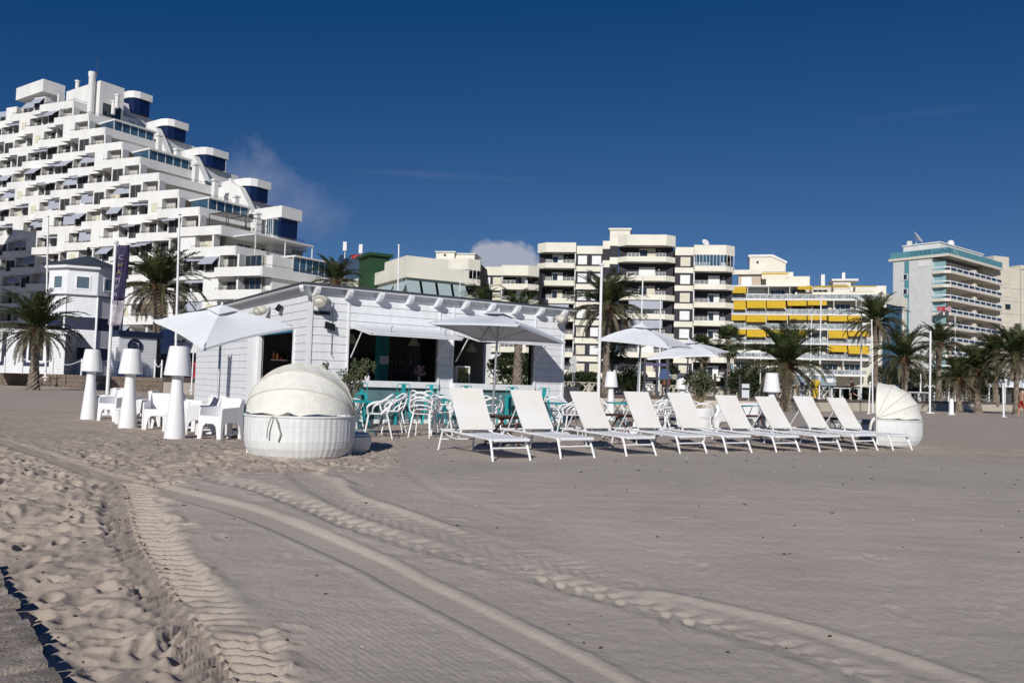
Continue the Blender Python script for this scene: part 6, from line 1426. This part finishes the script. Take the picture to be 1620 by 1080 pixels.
ex, e_z = EB.at(213, 547, -.05); em = thing('round_emblem', 'round navy ring emblem with a bar across it on the white boarded wall', 'emblem', EB.w(ex, -.04, e_z), EB.th)
def ring(r0, r1, y0, y1, n=32):
    m_ = MB(); vs = []
    for y in (y0, y1):
        for r in (r0, r1): vs += [(r*math.cos(2*math.pi*i/n), y, r*math.sin(2*math.pi*i/n)) for i in range(n)]
    fs = []
    for i in range(n):
        j = (i+1)%n; fs += [(i,j,n+j,n+i),(2*n+i,3*n+i,3*n+j,2*n+j),(n+i,n+j,3*n+j,3*n+i),(i,2*n+i,2*n+j,j)]
    return m_.add(vs, fs)
er = 11/F*48.2
ring(er*.66, er, -.06, 0).build('outer_ring', NAVY, em); 
dd = MB(); n = 20
for s in (1,-1): dd.exY([(er*.5*math.cos(math.pi*i/n)*.95, s*(er*.10+er*.28*math.sin(math.pi*i/n))) for i in range(n+1)][::s], -.05, -.0)
dd.build('inner_halves', NAVY, em)
# low wing left of the pavilion
LWg = Fr(100, 50, 12, 600); TLw = thing('restaurant_wing', 'white boarded restaurant wing with navy framed windows at the left edge', 'building', (LWg.o.x, LWg.o.y, DZ), LWg.th)
xl = LWg.x(-40,560); zt = LWg.z(60,527)-DZ; nbd = int(zt/.17)
wins = ((LWg.x(36,560), LWg.x(78,560)), (LWg.x(-18,560), LWg.x(9,560))); zw0, zw1 = LWg.z(60,579)-DZ, LWg.z(60,528)-DZ
cuts = [xl, wins[1][0], wins[1][1], wins[0][0], wins[0][1], 0.0]
for i in range(nbd):
    z = .17*(i+.5)
    for a_, b_ in ((xl, 0.0),) if z < zw0 else ((cuts[0],cuts[1]),(cuts[2],cuts[3]),(cuts[4],cuts[5])):
        o = bpy.data.objects.new('board', bm1); C.objects.link(o); o.parent = TLw; o.location = ((a_+b_)/2, 0, z); o.scale = (b_-a_, 1, .163)
MB().box(xl,0,.004,4,0,zt).build('wall_core', BOARDG, TLw); MB().box(xl,.1,-.12,4,zt+.002,zt+.22).build('eaves', BOARD, TLw)
for a_, b_ in wins:
    f_ = MB().box(a_,a_+.22,-.06,.003,zw0,zt).box(b_-.22,b_,-.06,.003,zw0,zt).box(a_+.22,b_-.22,-.06,.003,zw0,zw0+.22).build('window', NAVY, TLw)
    MB().box(a_+.22,a_+.34,-.05,.0,zw0+.22,zt).box(b_-.34,b_-.22,-.05,.0,zw0+.22,zt).box(a_+.34,b_-.34,-.05,.0,zw0+.22,zw0+.34).build('inner_frame', PLASTIC, f_); MB().box(a_+.3,b_-.3,-.02,.0,zw0+.3,zt).build('pane', GLASS, f_)
# rope posts on the deck
def rope(pxs, Y, label):
    r_ = thing('rope_barrier', label, 'rope barrier', (0,0,0)); P = []
    for px in pxs: x, y = XY(px, Y); P.append((x,y)); MB().tube([(x,y,DZ),(x,y,DZ+1.0)], .05, 8).build('post', PLASTIC, r_)
    for (ax,ay),(bx,by) in zip(P, P[1:]): MB().tube([(ax,ay,DZ+.9),((ax+bx)/2,(ay+by)/2,DZ+.6),(bx,by,DZ+.9)], .02, 5, 6).build('rope', BOARD, r_)
rope((6,34,82,128), 47.2, 'rope barrier on the timber deck in front of the pavilion'); rope((244,255), 43.5, 'pair of short white roped posts beside the emblem building')
# dark storefront between emblem building and bar
SF = Fr(240, 62, 5, 600); TF = thing('ground_floor_arcade', 'white fronted cafe arcade with striped awning and red cabinet left of the bar', 'arcade', SF.o, SF.th)
xa, xb = SF.x(225,560), SF.x(330,560); z1 = SF.z(280,557); MB().box(xa,xb,0,.4,z1,SF.z(280,541)).build('fascia', BWH, TF); MB().box(xa,xb,3,3.2,0,z1+3).build('rear_wall', DARKIN, TF)
MB().box(xa,xb,.41,3,z1,z1+.2).build('ceiling', BWH, TF)
awning(TF, SF.x(246,545), SF.x(277,545), .0, SF.z(260,521), 1.0, 1.6, stripes('blue_grey_awning', (.5,.55,.62), (.25,.3,.4), 4), val=.35)
xw0, xw1 = SF.x(303,580), SF.x(318,580); MB().box(xw0,xw1,1.0,1.1,.6,z1-.02).build('white_wall', BWH, TF)
lt = MB(); 
for i in range(4): lt.box(xw0+i*.25,xw0+.06+i*.25,.95,.99,1.9,2.7)
for i in range(3): lt.box(xw0,xw1,.93,.949,1.9+i*.3,1.96+i*.3)
lt.build('lattice', PLASTIC, TF)
rc = thing('red_cabinet', 'red vending cabinet under the arcade left of the bar', 'cabinet', (SF.w((SF.x(302,590)+SF.x(312,590))/2, .3, PZ)), SF.th)
MB().box(-.38,.38,0,.6,0,1.35).box(-.40,.40,-.02,.62,1.352,1.42).build('case', mat('red_paint', (.40,.012,.02), .4), rc); MB().box(-.3,.3,-.03,-.002,.5,1.2).build('door', mat('red_dark', (.25,.01,.015), .3), rc)

# ================================================================== promenade furniture
def sign(px, Y, py0, py1, w, label, m, band=None, leg=True):
    p0, p1 = PD(px, py0, Y), PD(px, py1, Y); r_ = thing('upright_sign', label, 'sign', (p0.x, Y, PZ), R(10)); a, b_ = p1.z-PZ, p0.z-PZ
    MB().box(-w/2,w/2,-.05,.05,a,b_).build('panel', m, r_, bevel=.01)
    MB().box(-w/2-.04,-w/2-.002,-.06,.06,0,b_+.03).box(w/2+.002,w/2+.04,-.06,.06,0,b_+.03).build('frame', mat('sign_frame', (.10,.10,.10), .6), r_)
    if band: MB().box(-w/2+.01,w/2-.01,-.06,-.052,b_-.32,b_-.22).build('dark_band', BLACK, r_)
    return r_
sg = sign(1179, 42.5, 607, 634, .42, 'upright white board sign with a dark strip near its top', mat('faded_print', (.70,.72,.74), .6, .10, 4, col2=(.62,.68,.74)), True)
sg = sign(1268, 47, 611, 636, .40, 'small upright sign with a blue print right of the broad palm', mat('blue_print', (.62,.68,.76), .6, .5, 3.5, col2=(.75,.78,.8)))
MB().lathe([(0,0),(.10,.02),(.12,.12),(.04,.2),(0,.2)], 10).build('blue_emblem', mat('sign_blue', (.06,.12,.3), .6), sg).location = (0,-.07,.9)
ys = thing('yellow_play_figure', 'round yellow playground figure on a low stand', 'play figure', (*XY(1290,60), PZ)); MB().lathe([(.0,.9),(.28,.98),(.36,1.2),(.28,1.42),(0,1.5)], 14).lathe([(.16,.1),(.22,.7),(.12,.92)], 12).build('body', mat('yellow_plastic', (.65,.42,.03), .5), ys, True)
# kiosk terrace : white table runs with posts
for i, (pa, pb, Y, py, s) in enumerate(((1218,1262,60,608,'white bench table left of the yellow play figure'), (1300,1362,64,613,'long white terrace table with posts behind the runner'), (1385,1432,66,616,'white terrace table behind the volleyball poles'), (1440,1478,66,623,'white covered table left of the beach shower'))):
    p = PD((pa+pb)/2, py, Y); hw = abs(PD(pb,py,Y).x-PD(pa,py,Y).x)/2; r_ = thing('terrace_table', s, 'terrace table', (p.x, Y, PZ), R(25), 'white terrace tables on the promenade'); h = max(.8, p.z-PZ)
    MB().box(-hw,hw,-.5,.5,h-.08,h).build('tabletop', PLASTIC, r_)
    for u in (-.95,-.35,.35,.95): MB().box(hw*u-.05,hw*u+.05,-.45,-.35,0,h-.081).build('leg', PLASTIC, r_); MB().box(hw*u-.05,hw*u+.05,.35,.45,0,h-.081).build('leg', PLASTIC, r_)
nb_s = thing('name_board', 'small white board on a post left of the long terrace table', 'sign', (*XY(1312,62), PZ), R(8)); MB().tube([(0,0,0),(0,0,1.3)], .05, 8).build('post', STEEL, nb_s); MB().box(-.35,.30,-.03,.03,1.3,1.62).build('panel', PLASTIC, nb_s); ring(.08,.15,-.03,.03,16).build('ring', PLASTIC, nb_s).location = (.42,0,1.5)
# pavilion tents at right
for px, s in ((1590,'small white pavilion tent near the right edge'), (1618,'white pavilion tent cut by the right edge')):
    r_ = thing('pavilion_tent', s, 'tent', (*XY(px,70), PZ), R(12), 'white pavilion tents'); m_ = MB(); m_.add([(-.9,-.9,1.7),(.9,-.9,1.7),(.9,.9,1.7),(-.9,.9,1.7),(0,0,2.25),(-.9,-.9,1.45),(.9,-.9,1.45),(.9,.9,1.45),(-.9,.9,1.45)], [(0,1,4),(1,2,4),(2,3,4),(3,0,4),(5,6,1,0),(6,7,2,1),(7,8,3,2),(8,5,0,3)]); m_.build('canopy', CANVAS, r_)
    for sx in (-.86,.86):
        for sy in (-.86,.86): MB().box(sx-.04,sx+.04,sy-.04,sy+.04,0,1.5).build('leg', PLASTIC, r_)
    MB().box(-.5,.6,-.1,.1,0,.9).build('counter', DARKIN, r_)
# playground frame with slide behind the loungers
pgd = thing('playground_slide', 'playground frame with purple posts, blue panel and a dark slide', 'playground slide', (*XY(1046,46), PZ), R(-6)); PUR = mat('purple_post', (.055,.048,.075), .6)
for x_ in (-.95,-.25,.35): MB().box(x_-.05,x_+.05,-.3,-.2,0,2.15).build('post', PUR, pgd); MB().box(x_-.05,x_+.05,.35,.45,0,2.15).build('post', PUR, pgd)
MB().box(-1.0,.4,-.35,.5,.95,1.02).build('platform', DARKIN, pgd); MB().box(-.9,.3,-.33,-.28,1.75,1.9).build('panel', mat('violet_panel', (.09,.07,.17), .5), pgd); MB().exY([(-.15,1.03),(.55,1.03),(.45,1.5),(.1,1.62),(-.1,1.45)][::-1], -.28,-.22).build('blue_panel', mat('play_blue', (.03,.075,.2), .5), pgd)
s_ = MB(); sp = [(.4,1.05),(.8,.95),(1.2,.65),(1.7,.30),(2.1,.12)]
for (xa_,za_),(xb_,zb2) in zip(sp, sp[1:]): s_.hexa([(xa_,-.25,za_),(xb_,-.25,zb2),(xb_,.25,zb2),(xa_,.25,za_)], [(xa_,-.25,za_+.06),(xb_,-.25,zb2+.06),(xb_,.25,zb2+.06),(xa_,.25,za_+.06)])
s_.build('slide_chute', mat('slide_grey', (.06,.07,.08), .3), pgd); MB().tube([(q[0],-.28,q[1]+.2) for q in sp], .05, 8, 3).build('slide_rail', mat('slide_rail', (.35,.37,.38), .4), pgd)
hr = thing('rocking_animal', 'orange and cream spring rocker beside the playground', 'spring rocker', (*XY(1058,52), PZ)); MB().lathe([(.1,.3),(.28,.5),(.25,.85),(.1,1.05),(0,1.07)], 12).build('body', mat('orange_plastic', (.22,.075,.04), .5), hr, True).location = (-.15,0,.2)
MB().lathe([(0,-.22),(.2,-.12),(.22,.1),(.1,.25),(0,.26)], 12).build('head', mat('cream_plastic', (.55,.48,.32), .5), hr, True).location = (.35,-.1,1.15); MB().tube([(0,0,0),(0,0,.5)], .06, 8).build('spring', STEEL, hr)
# hose on the bar end, life sized detail
hs_m = MB(); hp = [BF.w(BL+.05, .1, 1.75), BF.w(BL+.22, .0, 1.7), BF.w(BL+.12,-.05,1.1), BF.w(BL+.35,-.2,.55), BF.w(BL+.9,-.4,.03)]
hs_m.tube(hp, .022, 6, 5); tag(hs_m.build('black_hose', BLACK), 'black hose hanging down the right end of the bar', 'hose')
# round road sign behind the bar corner
rs = thing('round_sign', 'grey back of a round road sign behind the right end of the bar', 'road sign', (*XY(906,48), PZ)); MB().tube([(0,0,0),(0,0,1.9)], .035, 8).build('post', STEEL, rs)
for z_ in (1.95, 1.5): ring(.0,.24,-.02,.0,18).build('disc', mat('sign_back', (.45,.46,.47), .5), rs).location = (0,-.02,z_)

# ================================================================== people
def person(loc, rz, joints, label, cloth, h=1.7):
    r_ = thing('person', label, 'person', loc, rz)
    J = joints; names = list(J); idx = {n: i for i, n in enumerate(names)}
    bones = [('pelvis','waist'),('waist','chest'),('chest','neck'),('neck','head'),('head','crown'),('chest','ls'),('ls','le'),('le','lh'),('lh','lf'),('chest','rs'),('rs','re'),('re','rh'),('rh','rf'),
             ('pelvis','lp'),('lp','lk'),('lk','la'),('la','lt'),('pelvis','rp'),('rp','rk'),('rk','ra'),('ra','rt')]
    rad = dict(pelvis=.13, waist=.115, chest=.14, neck=.055, head=.085, crown=.08, ls=.06, le=.042, lh=.03, lf=.025, rs=.06, re=.042, rh=.03, rf=.025, lp=.09, lk=.06, la=.04, lt=.035, rp=.09, rk=.06, ra=.04, rt=.035)
    def skin(name, nm, bs, scale, m):
        me = bpy.data.meshes.new(name); ids = {n: i for i, n in enumerate(nm)}; me.from_pydata([J[n] for n in nm], [(ids[a], ids[b_]) for a, b_ in bs], []); o = bpy.data.objects.new(name, me); C.objects.link(o); o.parent = r_
        sk = o.modifiers.new('skin', 'SKIN'); sk.use_smooth_shade = True
        for n in nm:
            v = me.skin_vertices[0].data[ids[n]]; v.radius = (rad[n]*scale,)*2; v.use_root = (n == nm[0])
        sb = o.modifiers.new('sub', 'SUBSURF'); sb.levels = 2; sb.render_levels = 2; me.materials.append(m); return o
    skin('body', names, bones, 1.0, mat('skin', (.42,.24,.16), .6))
    if cloth.get('top'): skin('shirt', ['chest','waist','ls','le','rs','re','pelvis'], [('chest','waist'),('waist','pelvis'),('chest','ls'),('ls','le'),('chest','rs'),('rs','re')], 1.2, cloth['top'])
    skin('shorts', ['pelvis','lp','lk','rp','rk','waist'], [('pelvis','lp'),('lp','lk'),('pelvis','rp'),('rp','rk'),('pelvis','waist')] if cloth.get('long') else [('pelvis','lp'),('lp','lk'),('pelvis','rp'),('rp','rk'),('pelvis','waist')], 1.18, cloth['bottom'])
    c = Vector(J['head']); hd = MB().lathe([(0,-.05),(.095,-.02),(.105,.04),(.085,.10),(0,.13)], 14).build('hair', mat('dark_hair', (.02,.015,.012), .7), r_, True); hd.location = c+Vector((.0,.015,.035))
    return r_
run = dict(pelvis=(0,0,.92), waist=(.02,0,1.05), chest=(.07,0,1.28), neck=(.10,0,1.44), head=(.13,0,1.55), crown=(.14,0,1.64), ls=(.06,-.18,1.34), le=(-.12,-.24,1.14), lh=(.08,-.22,1.02), lf=(.14,-.2,1.04), rs=(.08,.18,1.34), re=(.20,.24,1.12), rh=(.40,.18,1.2), rf=(.45,.16,1.24),
           lp=(.0,-.09,.86), lk=(.20,-.1,.52), la=(.10,-.1,.12), lt=(.24,-.1,.05), rp=(0,.09,.86), rk=(-.05,.1,.48), ra=(-.38,.1,.30), rt=(-.42,.1,.18))
person((*XY(1349,62,640), PZ+.0), R(160), run, 'runner in dark maroon top and black shorts on the promenade', dict(top=mat('maroon_shirt', (.05,.012,.025), .8), bottom=mat('black_shorts', (.012,.012,.015), .8)))
walk = dict(pelvis=(0,0,.92), waist=(0,0,1.05), chest=(0.02,0,1.28), neck=(.03,0,1.45), head=(.05,0,1.56), crown=(.05,0,1.65), ls=(.02,-.19,1.36), le=(-.05,-.23,1.1), lh=(.0,-.22,.88), lf=(.02,-.22,.80), rs=(.02,.19,1.36), re=(.05,.23,1.1), rh=(.14,.2,.9), rf=(.17,.2,.83),
            lp=(0,-.09,.88), lk=(.12,-.1,.50), la=(.16,-.1,.09), lt=(.28,-.1,.03), rp=(0,.09,.88), rk=(.02,.1,.5), ra=(-.20,.1,.12), rt=(-.10,.1,.03))
person((*XY(1617,46.5,650), 0), R(200), walk, 'bare chested walker in red shorts on the sand at the right edge', dict(top=None, bottom=mat('red_shorts', (.30,.03,.02), .8)))
sit = None
